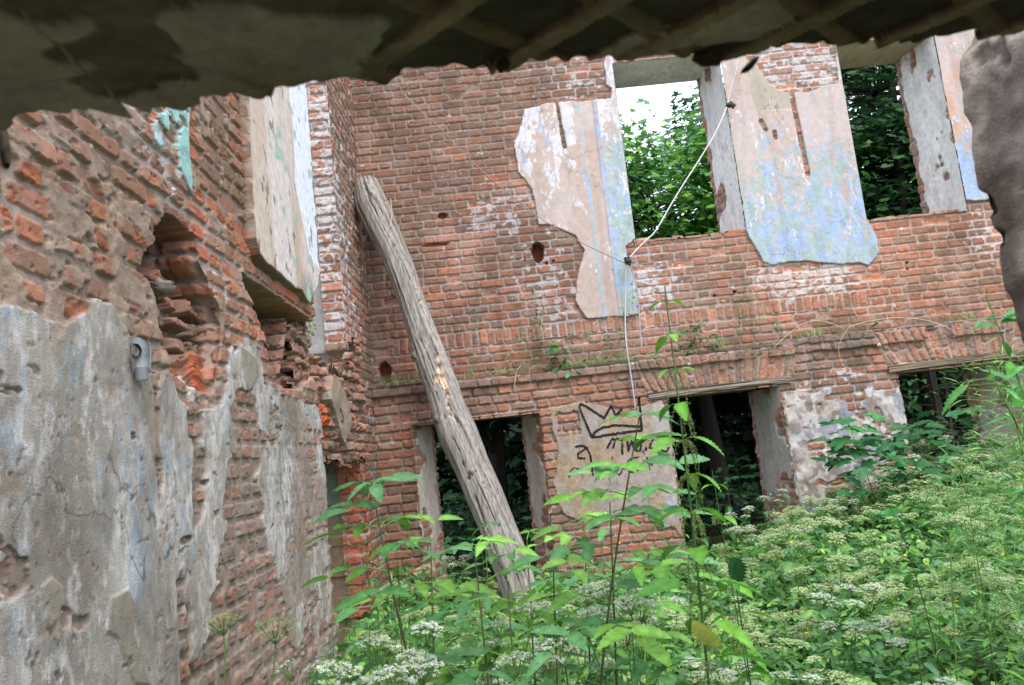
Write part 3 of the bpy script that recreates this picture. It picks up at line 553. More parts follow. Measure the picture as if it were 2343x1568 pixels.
# broken side of the pocket facing the camera, courses stepping in and out
fb = P1[3:11]; zq = np.arange(2.02, 2.60, .006); A, B = np.meshgrid(np.arange(-.36, .012, .006), zq); o2 = np.argsort(fb[:, 1]); yb_ = np.interp(B, fb[o2, 1], fb[o2, 0])-.012-.05*hsh(np.floor(B/.088), 3, 17)*ss(.0, -.05, A)
Hs, cs, _ = bricks(A, B+.01, 735, course=.088, st=.2, hd=.11, rough=1.8, dirt=.4, jw=.009, open_j=1.); SIDE1 = (np.stack([XN+A, yb_-Hs*1.2, B], -1), cs*.9)
fb = P2[3:8]; zq = np.arange(2.05, 2.50, .006); A, B = np.meshgrid(np.arange(-.36, -.01, .006), zq); yb_ = 4.46-.16*ss(2.5, 2.1, B)-.10*hsh(np.floor(B/.083), 3, 18)
Hs, cs, _ = bricks(A, B, 737, course=.083, st=.2, hd=.11, rough=1.8, dirt=.5, jw=.009, open_j=1.); SIDE2 = (np.stack([XN+A, yb_-Hs*1.2, B], -1), cs*.9)
for Pt_, cs_ in (SIDE1, SIDE2): grid_build(['joist_pocket'], [M_brick], Pt_, cs_, np.zeros((Pt_.shape[0]-1, Pt_.shape[1]-1), int), left)
endY = 4.985+.04*(hsh(np.floor(Z/.083), 1, 771)-.5)+.012*(vn(Z*40, U*0, 5)-.5)+.07*ss(1.0, .4, Z)-.30*ss(2.60, 2.50, Z)*ss(2.2, 2.35, Z)+.10*ss(2.7, 3.0, Z)
cls = np.where(cen(np.maximum(pm*(1-m1)*(1-m2)*(1-mo), np.maximum(tm, 0))) > .5, 1, 0); cls[cen(bm2) > .5] = 1
cls[cen(U) > cen(endY)] = -1
Pts = np.stack([XN+Hf, U, Z], -1)
grid_build(['masonry', 'plaster'], [M_brick, M_oldplaster], Pts, colf, cls, left)

# middle stretch between window sill and door head, broken and sagging
ys = np.arange(4.55, 6.75, .0065); zs = np.arange(1.55, 2.75, .006); U, Z = np.meshgrid(ys, zs)
H, col, b_ = bricks(U, Z, 811, rough=2.2, dirt=.3, jw=.008, lime=.1, open_j=1.5)
H = H*1.8+.05*(fbm(U*6, Z*8, 821, 4)-.5)*2 - .06*ss(5.0, 5.6, U)*ss(2.3, 2.0, Z)*0
oz = spots(U, Z, [(5.15, 1.93, .28, .20, 1.)]); fl = ss(.2, .5, oz); col = mix(col, srgb(188, 96, 56)*(.6+.7*fbm(U*20, Z*20, 4, 3))[..., None], fl*.9); H = H+fl*(.05*fbm(U*8, Z*22, 9, 4)-.03)
PF = np.array([(5.45, 2.27), (5.75, 2.24), (5.95, 2.1), (6.0, 1.95), (5.92, 1.86), (5.8, 1.84), (5.72, 1.78), (5.6, 1.86), (5.5, 2.0), (5.35, 2.1)])
dF = sdf(PF, U, Z)+.05*(fbm(U*9, Z*9, 5, 4)-.5); fm = ss(-.003, .006, dF); H = H*(1-fm)+(.05+.02*fbm(U*9, Z*9, 6, 3))*fm; col = mix(col, srgb(150, 136, 120)*(.6+.6*fbm(U*8, Z*14, 4, 4))[..., None], fm)
gr = strokes([[(5.66, 2.03), (5.70, 1.99), (5.67, 1.95), (5.62, 1.97)], [(5.66, 2.03), (5.61, 2.05)]], U, Z)
topz = np.interp(U, [4.5, 4.9, 5.05, 5.25, 5.5, 5.75, 6.0, 6.2, 6.35, 6.8], [2.5, 2.55, 2.42, 2.36, 2.31, 2.30, 2.33, 2.42, 2.6, 2.8])+.05*(hsh(np.floor(U/.13), 5, 3)-.5)
botz = 1.69+.05*(hsh(np.floor(U/.09), 7, 13)-.5)+.03*(vn(U*30, Z*0, 4)-.5)-.03*ss(5.3, 5.7, U)+.05*ss(6.1, 6.5, U)
cls = np.where(cen(fm) > .5, 1, 0); cls[(cen(Z) > cen(topz)) | (cen(Z) < cen(botz))] = -1
Pts = np.stack([XF+.01+H, U, Z], -1)
grid_build(['masonry', 'plaster'], [M_brick, M_oldplaster], Pts, col, cls, left)
cg_ = np.where((cen(gr) < .007) & (cls >= 0), 0, -1); Pg = Pts.copy(); Pg[..., 0] += .003
grid_build(['graffiti'], [M_paint], Pg, np.ones(U.shape+(3,))*.06, cg_, left)
# underside of that stretch and rubble shelf on it
for zf, nm, s_ in ((1.70, 'door_head', -1), (2.34, 'rubble_shelf', 1)):
    A, B = np.meshgrid(np.arange(4.7, 6.75, .015), np.arange(-.55, .03, .012)); Hh, cc, _ = bricks(A, B, 833, course=.13, rough=2, dirt=.6)
    Pt = np.stack([XF+B, A, zf+s_*(Hh*2+.05*(fbm(A*6, B*6, 3, 3)-.5))+(0 if s_ < 0 else .06*(hsh(np.floor(A/.13), 5, 3)-.5))], -1)
    grid_build([nm], [M_brick], Pt, cc, np.zeros((A.shape[0]-1, A.shape[1]-1), int), left)
# far pier: side face, whitewashed front jamb, raw orange lower jamb
ys = np.arange(6.22, 7.66, .0075); zs = np.arange(-.05, 5.95, .0075); U, Z = np.meshgrid(ys, zs)
lime = np.clip(.30+.5*spots(U, Z, [(6.5, 3.6, .35, 1.1, 1.), (6.7, 2.9, .3, .5, .8), (6.5, 1.9, .25, .5, .8)])+.1*ss(2.5, 4, Z), 0, 1)
H, col, b_ = bricks(U, Z, 851, rough=1.2, dirt=.35+.2*ss(3, 5, Z), lime=lime)
og = ss(1.75, 1.55, Z)*ss(7.0, 6.75, U); col = mix(col, srgb(170, 100, 74)*(.7+.5*fbm(U*9, Z*9, 3, 3))[..., None], og*b_*.8)
eY = np.where(Z > 2.6, 6.33, np.interp(Z, [1.7, 1.9, 2.3, 2.6], [6.60, 6.45, 6.38, 6.33]))+.05*(hsh(np.floor(Z/.083), 4, 99)-.5)*ss(2.7, 2.5, Z)+.008*(vn(Z*40, U*0, 3)-.5)
eY = np.where(Z < 1.72, 6.60+.03*(hsh(np.floor(Z/.083), 4, 99)-.5), eY)
cls = np.zeros((U.shape[0]-1, U.shape[1]-1), int); cls[cen(U) < cen(eY)] = -1
grid_build(['masonry'], [M_brick], np.stack([XF+H-.012, U, Z], -1), col, cls, left)
xs = np.arange(-.72, .012, .006); U, Z = np.meshgrid(xs, np.arange(-.05, 5.95, .0075)); 
eF = np.where(Z > 2.6, 6.33, np.interp(Z, [1.7, 1.9, 2.3, 2.6], [6.60, 6.45, 6.38, 6.33])); eF = np.where(Z < 1.72, 6.60, eF)+.05*(hsh(np.floor(Z/.083), 4, 99)-.5)*ss(2.7, 2.5, Z)
lime = np.clip(ss(2.5, 2.8, Z)*(.75+.35*(vn(Z*2.2, U*0, 31)))*ss(-.2, -.16, U+.0*Z), 0, 1)
H, col, b_ = bricks(U+.03, Z, 871, st=.247, hd=.13, rough=2.0-.6*ss(2.5, 2.8, Z), dirt=.2, lime=lime, open_j=.6)
col = mix(col, srgb(172, 96, 68)*(.6+.6*fbm(U*14, Z*14, 3, 3))[..., None], ss(1.75, 1.6, Z)*b_*.85)
gm = ss(-.165, -.175, U)*ss(2.4, 2.5, Z); col = mix(col, srgb(150, 148, 146)*(.9+.2*fbm(U*5, Z*3, 3, 3))[..., None], gm); H = H*(1-gm)+gm*-.03
gm2 = ss(-.20, -.21, U+.01*(vn(Z*9, U, 3)-.5))*ss(1.72, 1.6, Z); col = mix(col, mix(srgb(104, 112, 98)*np.ones(3), srgb(120, 104, 82), ss(1.35, 1.2, Z+.1*vn(U*9, Z*3, 3))), gm2); H = H*(1-gm2)+gm2*-.02
grid_build(['window_reveal'], [M_brick], np.stack([XF+U+.0, eF-H+.006, Z], -1), col, np.zeros((U.shape[0]-1, U.shape[1]-1), int), left)
# broken end face of the near wall (seen only from the side) and its outer leaf
A, B = np.meshgrid(np.arange(-.62, .0, .012), np.arange(.0, 4.75, .012)); H, cc, _ = bricks(A, B, 877, rough=1.8, dirt=.3)
grid_build(['window_reveal'], [M_brick], np.stack([XN-.02+A, 4.93+H, B], -1), cc, np.zeros((A.shape[0]-1, A.shape[1]-1), int), left)
# the same wall inside the dark room the camera stands in
A, B = np.meshgrid(np.arange(-2.6, 1.57, .02), np.arange(-.05, 2.35, .02)); H, cc, _ = bricks(A, B, 881, rough=1.4, dirt=.8)
grid_build(['masonry'], [M_brick], np.stack([XN+H, A, B], -1), cc, np.zeros((A.shape[0]-1, A.shape[1]-1), int), left)
A, B = np.meshgrid(np.arange(1.5, 5.0, .02), np.arange(-.05, .40, .02)); H, cc, _ = bricks(A, B, 883, rough=1.4, dirt=.8)
grid_build(['masonry'], [M_brick], np.stack([XN+H, A, B], -1), cc, np.zeros((A.shape[0]-1, A.shape[1]-1), int), left)

# ================================================================= FOREGROUND: broken lath ceiling, rubbed pier, dark room
E_ = [(-60, 300), (0, 299), (23, 285), (67, 268), (121, 262), (208, 265), (198, 252), (282, 247), (312, 279), (342, 268), (346, 252), (416, 262), (453, 235), (450, 223), (550, 215), (577, 223), (621, 225), (644, 203), (726, 195), (791, 188), (885, 206), (932, 175), (1033, 164), (1080, 179), (1120, 155), (1124, 173), (1142, 155), (1163, 172), (1196, 159), (1268, 145), (1290, 154), (1340, 145), (1395, 134), (1413, 137), (1512, 138), (1600, 131), (1625, 145), (1654, 133), (1696, 122), (1884, 108), (1944, 108), (2114, 103), (2235, 81), (2342, 70), (2500, 55)]
ZC = 1.98
ee = np.array([onZ(x, y, ZC)[:2] for x, y in E_]); o_ = np.argsort(ee[:, 0]); ee = ee[o_]
xs = np.arange(-1.20, 1.60, .004); ye = np.interp(xs, ee[:, 0], ee[:, 1], left=ee[0, 1], right=ee[-1, 1])+.004*(vn(xs*110, xs*0, 3)-.5)+.009*(vn(xs*170, xs*0, 5)-.5)*ss(.35, .6, vn(xs*9, xs*0, 6))+.010*(fbm(xs*25, xs*0, 8, 3)-.5)*((xs < -.5) | (xs > .6))
ke = np.floor((xs+ye)*.7071/.074); le = (xs+ye)*.7071/.074-ke; me_ = ss(0, .03, .15-np.abs(le-.5)); ye = ye+me_*(.010*hsh(ke, 3, 5)**2)
kv = np.floor((xs-ye)*.7071/.080); lv_ = (xs-ye)*.7071/.080-kv; ye = ye+.010*(fbm(xs*60, xs*0, 12, 3)-.5)*2
tt = np.concatenate([np.linspace(0, .93, 160), np.linspace(.933, 1, 60)]); T, X = np.meshgrid(tt, xs, indexing='ij'); Y = -.15+(ye[None, :]+.15)*T
ceil = thing('broken_ceiling', 'dark broken ceiling of diagonal laths and old plaster across the top of the view', 'ceiling', (0, .3, ZC))
def lath(u, v, wd, sp, seed):
    k = np.floor(u/sp); l = (u-k*sp)/sp; off = .15*(hsh(k, 1, seed)-.5); ww = wd*(.8+.4*hsh(k, 2, seed)); m = ss(0, .02, ww/2-np.abs(l-.5-off+.02*(vn(v*3, k, seed)-.5)))
    return m, k
u1, v1 = (X+Y)*.7071, (X-Y)*.7071
m1, k1 = lath(u1, v1, .26, .098, 3); m2, k2 = lath(v1, u1, .24, .105, 9); m1 = m1*ss(-.22, -.12, X+.3*(vn(X*4, Y*4, 8)-.5)); m2 = m2*ss(-.30, -.15, X+.3*(vn(X*4, Y*4, 7)-.5))
pl = fbm(X*6.5, Y*9, 901, 4)+.10*(ss(-.1, -.25, X)*ss(.45, .7, Y))-.10*ss(-.05, .1, X)
pk = ss(.53, .545, pl+.05*(1-m1)*(1-m2))*(1-m1*.9)
Hc = m1*.007 + m2*(1-m1)*.003 + pk*(.003+.002*fbm(X*20, Y*20, 5, 3)) + .002*fbm(X*60, Y*60, 6, 3)
board = srgb(124, 122, 112)*(.6+.9*fbm(X*9, Y*30, 11, 4))[..., None]
board = board*(1-.55*ss(-.15, 0, X))[..., None]; lc = srgb(168, 156, 134); cc = mix(board, lc*(.6+.6*fbm(u1*40, v1*3, 13, 3))[..., None], m1); cc = mix(cc, srgb(140, 128, 108)*(.6+.6*fbm(v1*40, u1*3, 15, 3))[..., None], m2*(1-m1))  # board gaps at the right darkened in colour as occlusion between laths
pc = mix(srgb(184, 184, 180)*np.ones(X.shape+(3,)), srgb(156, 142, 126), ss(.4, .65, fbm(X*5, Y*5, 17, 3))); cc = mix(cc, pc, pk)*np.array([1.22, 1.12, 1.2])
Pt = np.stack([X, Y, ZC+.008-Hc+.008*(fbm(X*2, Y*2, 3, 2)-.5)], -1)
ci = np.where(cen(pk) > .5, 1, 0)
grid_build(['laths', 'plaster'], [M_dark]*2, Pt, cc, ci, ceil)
def slab(name, x0, x1, y0, y1, z0, z1, mat, colr, parent, seed=1):
    V = [(x, y, z) for z in (z0, z1) for y in (y0, y1) for x in (x0, x1)]; F = [(0, 1, 3, 2), (4, 5, 7, 6), (0, 1, 5, 4), (2, 3, 7, 6), (0, 2, 6, 4), (1, 3, 7, 5)]
    o = mesh_np(name, V, F, mat, np.array([colr]*8), False, parent); return local(o) if parent else o
slab('floor_boards', -1.6, 2.3, -2.9, .64, ZC+.03, ZC+.22, M_dark, srgb(96, 88, 76), ceil)
slab('ceiling_boards', -1.21, 2.2, -2.7, -.145, ZC+.004, ZC+.028, M_dark, srgb(110, 100, 84), ceil)
for (x, y, l, a) in [(1715, 150, .022, -.5), (1618, 135, .03, .3), (1150, 150, .012, .2), (8, 330, .05, 1.4)]:      # torn scraps hanging at the edge
    p = onZ(x, y, ZC-.004); r_ = random.Random(x); V = []; n = 10
    for i in range(n):
        for j in range(6):
            t = i/(n-1); rr = (.0035+.004*math.sin(t*3.1))*r_.uniform(.6, 1.3); th = j/6*math.tau
            V.append((p[0]+(t-.5)*l*math.cos(a)+rr*math.cos(th)*.6, p[1]+rr*math.sin(th), p[2]+(t-.5)*l*math.sin(a)*-1+rr*math.cos(th)))
    F = [(i*6+j, i*6+(j+1) % 6, (i+1)*6+(j+1) % 6, (i+1)*6+j) for i in range(n-1) for j in range(6)]
    local(mesh_np('torn_lath', V, F, M_dark, np.array([srgb(80, 72, 60)]*len(V)), True, ceil))
# pier at the right of the opening
ez = [(2235, 81), (2196, 138), (2192, 180), (2201, 227), (2220, 283), (2228, 420), (2278, 544), (2284, 606), (2294, 658), (2315, 692), (2321, 741), (2340, 791), (2352, 860), (2400, 1150), (2450, 1500)]
eq = np.array([onY(x, y, 1.2) for x, y in ez]); pier = thing('wall_pier', 'dark rough plastered pier framing the right edge of the view', 'pier', (1.0, 1.1, 0))
zz = np.arange(-.05, 2.25, .006); s = np.concatenate([np.linspace(-1.2, -.06, 40), np.linspace(-.05, .7, 170)]); Sg, Zg = np.meshgrid(s, zz)
xe = np.interp(Zg, eq[::-1, 2], eq[::-1, 0])
X = np.where(Sg < 0, xe-Sg+.0, xe+Sg*.17); Y = np.where(Sg < 0, 1.2+.02*np.clip(-Sg*20, 0, 1), 1.2-Sg)
rr = .03*np.exp(-(Sg/.03)**2); n1 = fbm(Sg*9, Zg*9, 951, 4); n2 = fbm(Sg*30, Zg*30, 961, 3); pit = ss(.68, .74, fbm(Sg*22, Zg*22, 971, 3))
h = (n1-.5)*.016+(n2-.5)*.012-pit*.008; X = X-h*np.where(Sg < 0, .3, 1); Y = Y-rr*.1+np.where(Sg < 0, h, 0)
cc = mix(srgb(172, 158, 144)*np.ones(Sg.shape+(3,)), srgb(126, 114, 104), ss(.38, .58, fbm(Sg*12, Zg*9, 955, 5))); cc = mix(cc, srgb(168, 158, 150), ss(.58, .7, fbm(Sg*7, Zg*7, 981, 4))*.5); cc = mix(cc, srgb(90, 76, 66), pit*.7)
grid_build(['plaster'], [M_oldplaster], np.stack([X, Y, Zg], -1), cc, np.zeros((len(zz)-1, len(s)-1), int), pier)
room = thing('room_wall', 'bare brick wall closing the dark room that the view looks out from', 'wall', (0, -2.6, 0))
slab('masonry', -1.6, 2.4, -2.85, -2.6, -.05, 1.2, M_brick, srgb(130, 92, 74), room)
slab('masonry', .95, 2.05, 1.13, 1.19, -.05, 2.2, M_brick, srgb(130, 92, 74), room)
# ================================================================= GROUND
def gz(x, y):
    x = np.asarray(x, float); y = np.asarray(y, float)
    return .05+.33*ss(.8, 3.6, x)+.10*ss(3.0, 2.0, y)*0+.06*(fbm(x*.9+9, y*.9, 1001, 3)-.5)*2 - .25*ss(9, 14, y)+4.2*ss(17.5, 26, y)  # distant rise is an added bank that blocks the low sky
ga = np.concatenate([[-150, -60, -25, -12], np.arange(-6, 9.01, .12), [12, 20, 40, 80, 150]]); gb = np.concatenate([[-60, -20, -8], np.arange(-3, 10.01, .12), [12, 16, 24, 40, 80, 150, 250]])
A, B = np.meshgrid(ga, gb); gc = mix(srgb(88, 76, 58)*np.ones(A.shape+(3,)), srgb(74, 86, 48), ss(.4, .6, fbm(A*1.5, B*1.5, 7, 4)))
g_ = list(grid_build(['ground'], [M_soil], np.stack([A, B, gz(A, B)], -1), gc, np.zeros((len(gb)-1, len(ga)-1), int), None).values())[0]; tag(g_, kind='structure')

# ================================================================= plant building kit
def rot(d, nrm):
    d = d/np.linalg.norm(d, axis=-1, keepdims=True); s_ = np.cross(d, nrm); s_ /= np.linalg.norm(s_, axis=-1, keepdims=True)+1e-9
    n = np.cross(s_, d); return np.stack([s_, d, n], -1)
class Acc:
    def __init__(s): s.V = []; s.F = []; s.C = []; s.n = 0
    def raw(s, V, F, Cc):
        V = np.asarray(V, float); F = np.asarray(F, int); s.V.append(V); s.F.append(F+s.n); s.C.append(np.broadcast_to(np.asarray(Cc, float), V.shape)); s.n += len(V)
    def inst(s, tpl, pos, d, nrm, size, col, wscale=None):
        """many copies of a template (x side, y along, z normal) as one batch"""
        Vt, Ft, Ct = tpl; pos = np.atleast_2d(pos); k = len(pos); Rm = rot(np.broadcast_to(d, (k, 3)).astype(float), np.broadcast_to(nrm, (k, 3)).astype(float))
        L = Vt[None]*np.broadcast_to(size, (k,))[:, None, None]
        if wscale is not None: L = L*np.stack([wscale, np.ones(k), np.ones(k)], -1)[:, None]
        W = np.einsum('kij,knj->kni', Rm, L)+pos[:, None]; m = len(Vt)
        F = Ft[None]+(np.arange(k)*m)[:, None, None]; cc = Ct[None]*np.broadcast_to(col, (k, 3))[:, None]
        s.raw(W.reshape(-1, 3), F.reshape(-1, 3), cc.reshape(-1, 3))
    def tube(s, pts, rad, col, sides=5):
        pts = np.asarray(pts, float); n = len(pts); rad = np.broadcast_to(rad, (n,)); T = np.gradient(pts, axis=0); T /= np.linalg.norm(T, axis=1, keepdims=True)+1e-9
        ref = np.where(np.abs(T[:, 2:3]) > .9, np.array([[1., 0, 0]]), np.array([[0, 0, 1.]])); a = np.cross(T, ref); a /= np.linalg.norm(a, axis=1, keepdims=True)+1e-9; b = np.cross(T, a)
        th = np.arange(sides)/sides*2*np.pi; V = pts[:, None]+rad[:, None, None]*(a[:, None]*np.cos(th)[None, :, None]+b[:, None]*np.sin(th)[None, :, None])
        i = np.arange(n*sides).reshape(n, sides); p, q = i[:-1], i[1:]; r1 = np.roll(p, -1, 1); r2 = np.roll(q, -1, 1)
        F = np.concatenate([np.stack([p, r1, r2], -1).reshape(-1, 3), np.stack([p, r2, q], -1).reshape(-1, 3)]); s.raw(V.reshape(-1, 3), F, col)
    def build(s, name, mat, parent=None, smooth=False):
        if not s.V: return None
        return mesh_np(name, np.concatenate(s.V), np.concatenate(s.F), mat, np.concatenate(s.C), smooth, parent)
def leaf_tpl(n=6, wid=.5, ser=0., fold=.18, droop=.25, peak=.38, tip=1.):
    t = np.linspace(0, 1, n+1); w = (t**.6)*(1-t)**.9; w = w/w.max(); w = wid/2*np.interp(t, [0, peak, 1], [0, 1, 0]) if n < 5 else wid/2*w
    if ser: w = w*(1+ser*np.where(np.arange(n+1) % 2, 1, -1)*(t > .08)*(t < .97))
    z = -droop*t*t; mid = np.stack([0*t, t, z], -1); Lf = np.stack([-w, t-ser*.25*(np.arange(n+1) % 2 == 0)*.5, z+fold*w], -1); Rt = Lf*[-1, 1, 1]
    V = np.concatenate([mid, Lf, Rt]); F = []; m = n+1
    for i in range(n):
        F += [(i, i+1, m+i+1), (i, m+i+1, m+i), (i, 2*m+i+1, i+1), (i, 2*m+i, 2*m+i+1)]
    Cc = np.ones((3*m, 3)); Cc[:m] = [1.2, 1.18, 1.15]; Cc[m:] = [.95, .97, .95]; return V, np.array(F), Cc
def maple_tpl():
    ang = np.radians([-162, -140, -118, -96, -80, -66, -50, -38, -24, -14, 0, 14, 24, 38, 50, 66, 80, 96, 118, 140, 162]); rad = np.array([.30, .42, .62, .44, .58, .92, .70, .46, .66, .86, 1.12, .86, .66, .46, .70, .92, .58, .44, .62, .42, .30])*.55
    V = [(0, 0, 0)]+[(math.sin(a)*r, math.cos(a)*r+.1, -.25*r*r+.05*math.cos(5*a)) for a, r in zip(ang, rad)]; F = [(0, i, i+1) for i in range(1, len(ang))]
    Cc = np.ones((len(V), 3)); Cc[0] = [1.25, 1.2, 1.1]; return np.array(V), np.array(F), Cc
T_simple = leaf_tpl(3, .55, 0, .25, .25); T_leaf = leaf_tpl(6, .52, .0, .2, .3); T_ser = leaf_tpl(12, .50, .13, .2, .35); T_long = leaf_tpl(18, .30, .16, .25, .40)
T_nettle = leaf_tpl(18, .42, .16, .3, .35, ); T_elder = leaf_tpl(16, .36, .11, .3, .28); T_maple = maple_tpl(); T_curl = leaf_tpl(18, .62, .22, .45, .15); T_strip = leaf_tpl(4, .12, 0, .1, .5)
def star_tpl():
    V = [(0, 0, .05)]; 
    for i in range(6): a = i/6*math.tau; V.append((math.cos(a)*.5, math.sin(a)*.5, 0))
    return np.array(V), np.array([(0, 1, 2), (0, 3, 4), (0, 5, 6)]), np.ones((7, 3))
T_star = star_tpl()
G = lambda r, g, b: srgb(r, g, b)
LG = [G(104, 152, 82), G(94, 144, 84), G(118, 164, 82), G(96, 146, 100), G(130, 174, 86), G(84, 132, 80)]
def dirs(az, el): return np.stack([np.cos(az)*np.cos(el), np.sin(az)*np.cos(el), np.sin(el)], -1)
rng = np.random.default_rng(5)

# ---------------- ground cover: one dense mass of leaves
def mass(name, label, x0, x1, y0, y1, n, top, bot, sizes, cols, mat, cat='undergrowth', tpl=T_leaf, seed=1, keep=None):
    r = np.random.default_rng(seed); X = r.uniform(x0, x1, n); Y = r.uniform(y0, y1, n)
    if keep is not None: k = keep(X, Y); X, Y = X[k], Y[k]; n = len(X)
    h = top(X, Y); f = r.beta(2.6, 1.1, n); Zp = gz(X, Y)+bot+(h-gz(X, Y)-bot)*f
    az = r.uniform(0, 2*np.pi, n); d = dirs(az, r.normal(-.05, .35, n)); nn = np.stack([r.normal(0, .45, n), r.normal(-.15, .45, n), np.ones(n)], -1)
    c = np.array(cols)[r.integers(0, len(cols), n)]*r.uniform(.7, 1.25, n)[:, None]
    a = Acc(); a.inst(tpl, np.stack([X, Y, Zp], -1), d, nn, r.uniform(*sizes, n), c)
    o = a.build(name, mat); tag(o, label, cat, kind='stuff'); return o
def canopy(X, Y):
    return .46+.36*ss(.7, 3.2, X)+.10*(fbm(X*1.3, Y*1.3, 1101, 3)-.5)*2+.16*ss(-.6, -1.1, X)*ss(3.6, 4.8, Y)+.26*ss(5.2, 7.1, Y)*ss(2.2, 3.8, X)+.16*ss(3.4, 4.6, X)+.10*ss(6.2, 7.0, Y)*ss(1.3, 0, X)
mass('undergrowth', 'thick green ground cover of broad leaves filling the roofless courtyard', -1.18, 6.2, 2.0, 7.34, 60000, canopy, .02, (.035, .085), LG, M_leaf, tpl=T_leaf, seed=3)

# ---------------- ground elder in flower, one thing each
def stem_path_(a, b, n=8):
    a, b = np.array(a, float), np.array(b, float); t = np.linspace(0, 1, n)[:, None]; return a+(b-a)*t+np.array([.01, 0, 0])*np.sin(t*np.pi)
def umbel(ac, base, d, size, whitec, r, gcol=G(120, 160, 80)):
    """a domed umbel: rays, small umbels, tiny florets"""
    d = d/np.linalg.norm(d); s_ = np.cross(d, [0.2, 1, .1]); s_ /= np.linalg.norm(s_); t_ = np.cross(d, s_); P0 = []; N0 = []
    for k in range(r.integers(13, 18)):
        a = k*2.4; q = math.sqrt((k+.5)/16)
        tip = base+size*(d*(.55-.22*q*q)+(s_*math.cos(a)+t_*math.sin(a))*q*.52); ac.tube([base, (base+tip)/2+d*size*.04*(1-q), tip], .0011, gcol, 3)
        m = r.integers(16, 22); aa = r.uniform(0, 6.28, m); rr = np.sqrt(r.uniform(0, 1, m))*size*.125
        P0.append(tip+np.outer(np.cos(aa)*rr, s_)+np.outer(np.sin(aa)*rr, t_)+np.outer(size*.05*(1-(rr/size/.125)**2)+r.normal(0, .0016, m), d)); N0.append(np.tile(d, (m, 1)))
    P0 = np.concatenate(P0); n = len(P0); return P0, d
def make_elderherb(seed, white, h):
    r = np.random.default_rng(seed); t = thing('ground_elder', 'ground elder plant with umbels', 'plant'); st = Acc(); lf = Acc(); heads = []
    top = np.array([r.normal(0, .05), r.normal(0, .05), h]); mid = top*.5+[r.normal(0, .02), r.normal(0, .02), 0]; st.tube([(0, 0, 0), mid, top], [.004, .0035, .0025], G(92, 140, 66), 5)
    for k in range(r.integers(4, 7)):
        f = r.uniform(.45, .85) if k else 1.; b = (mid+(top-mid)*(f-.5)*2); az = k*2.2+r.uniform(0, 1); L = r.uniform(.14, .24)
        e = b+np.array([math.cos(az)*L*.6, math.sin(az)*L*.6, L*.9+(1-f)*h*.35]) if k else top+np.array([0, 0, .04]); st.tube([b, (b+e)/2+[math.cos(az)*.02, math.sin(az)*.02, 0], e], [.0025, .002, .0018], G(104, 150, 74), 4)
        u = Acc(); dd = (e-b)/np.linalg.norm(e-b)*.4+np.array([r.normal(0, .12), -.25+r.normal(0, .12), 1]); sz = r.uniform(.085, .135)
        P0, d = umbel(u, e, dd, sz, white, r, G(126, 166, 88)); n = len(P0); wc = white*r.uniform(.78, 1.1, n)[:, None]; g2 = r.random(n) < .25; wc[g2] = G(150, 180, 110)
        u.inst(T_star, P0, dirs(r.uniform(0, 6.28, n), r.normal(0, .3, n)), d+r.normal(0, .25, (n, 3)), r.uniform(.006, .0105, n), wc); heads.append(u)
    for k in range(r.integers(4, 7)):                    # divided leaves
        f = r.uniform(.25, .9); b = top*f; az = r.uniform(0, 6.28); L = r.uniform(.08, .16); e = b+np.array([math.cos(az)*L, math.sin(az)*L, L*.4]); st.tube([b, (b+e)/2+[0, 0, .015], e], .0016, G(96, 144, 70), 3)
        for q in (-1, 0, 1):
            a2 = az+q*1.0; e2 = e+np.array([math.cos(a2), math.sin(a2), .05])*.03; n = 3; ad = a2+np.array([-.9, 0, .9]); c = np.array(LG)[r.integers(0, 6, n)]*r.uniform(.85, 1.2)
            lf.inst(T_ser, np.tile(e2, (n, 1)), dirs(ad, np.full(n, -.1)), [0, 0, 1]+r.normal(0, .25, (n, 3)), r.uniform(.045, .085, n), c)
    st.build('stem', M_stem, t); lf.build('leaves', M_leaf, t)
    for u in heads: u.build('flower_head', M_flower, t)
    return t
WH, CR = G(222, 228, 220), G(198, 210, 160)
protoW = [make_elderherb(100+i, WH, .62+.05*i) for i in range(4)]; protoG = [make_elderherb(200+i, CR*(.9+.06*i)+.02, .60+.05*i) for i in range(5)]
LW = 'white flowered ground elder umbel plant in the nearer left of the green courtyard'; LGn = 'ground elder plant with creamy green umbels gone to seed among the courtyard herbs'
used = set(); cnt = 0; cand = []
gx = np.arange(-1.0, 5.4, .33); gy = np.arange(2.45, 7.2, .30); k_ = 0
def proj(p):
    v = np.array(p)-EYE; z = v@fwd; return CX+FPX*(v@rt)/z, CY-FPX*(v@up)/z
for y in gy:
    for x in gx:
        X = x+rng.uniform(-.16, .16); Y = y+rng.uniform(-.15, .15); p = proj((X, Y, float(canopy(np.array(X), np.array(Y)))+.08)); 
        if -30 < p[0] < 2380 and p[1] < 1640 and X > -1.0: cand.append((X, Y, p))
rng.shuffle(cand)
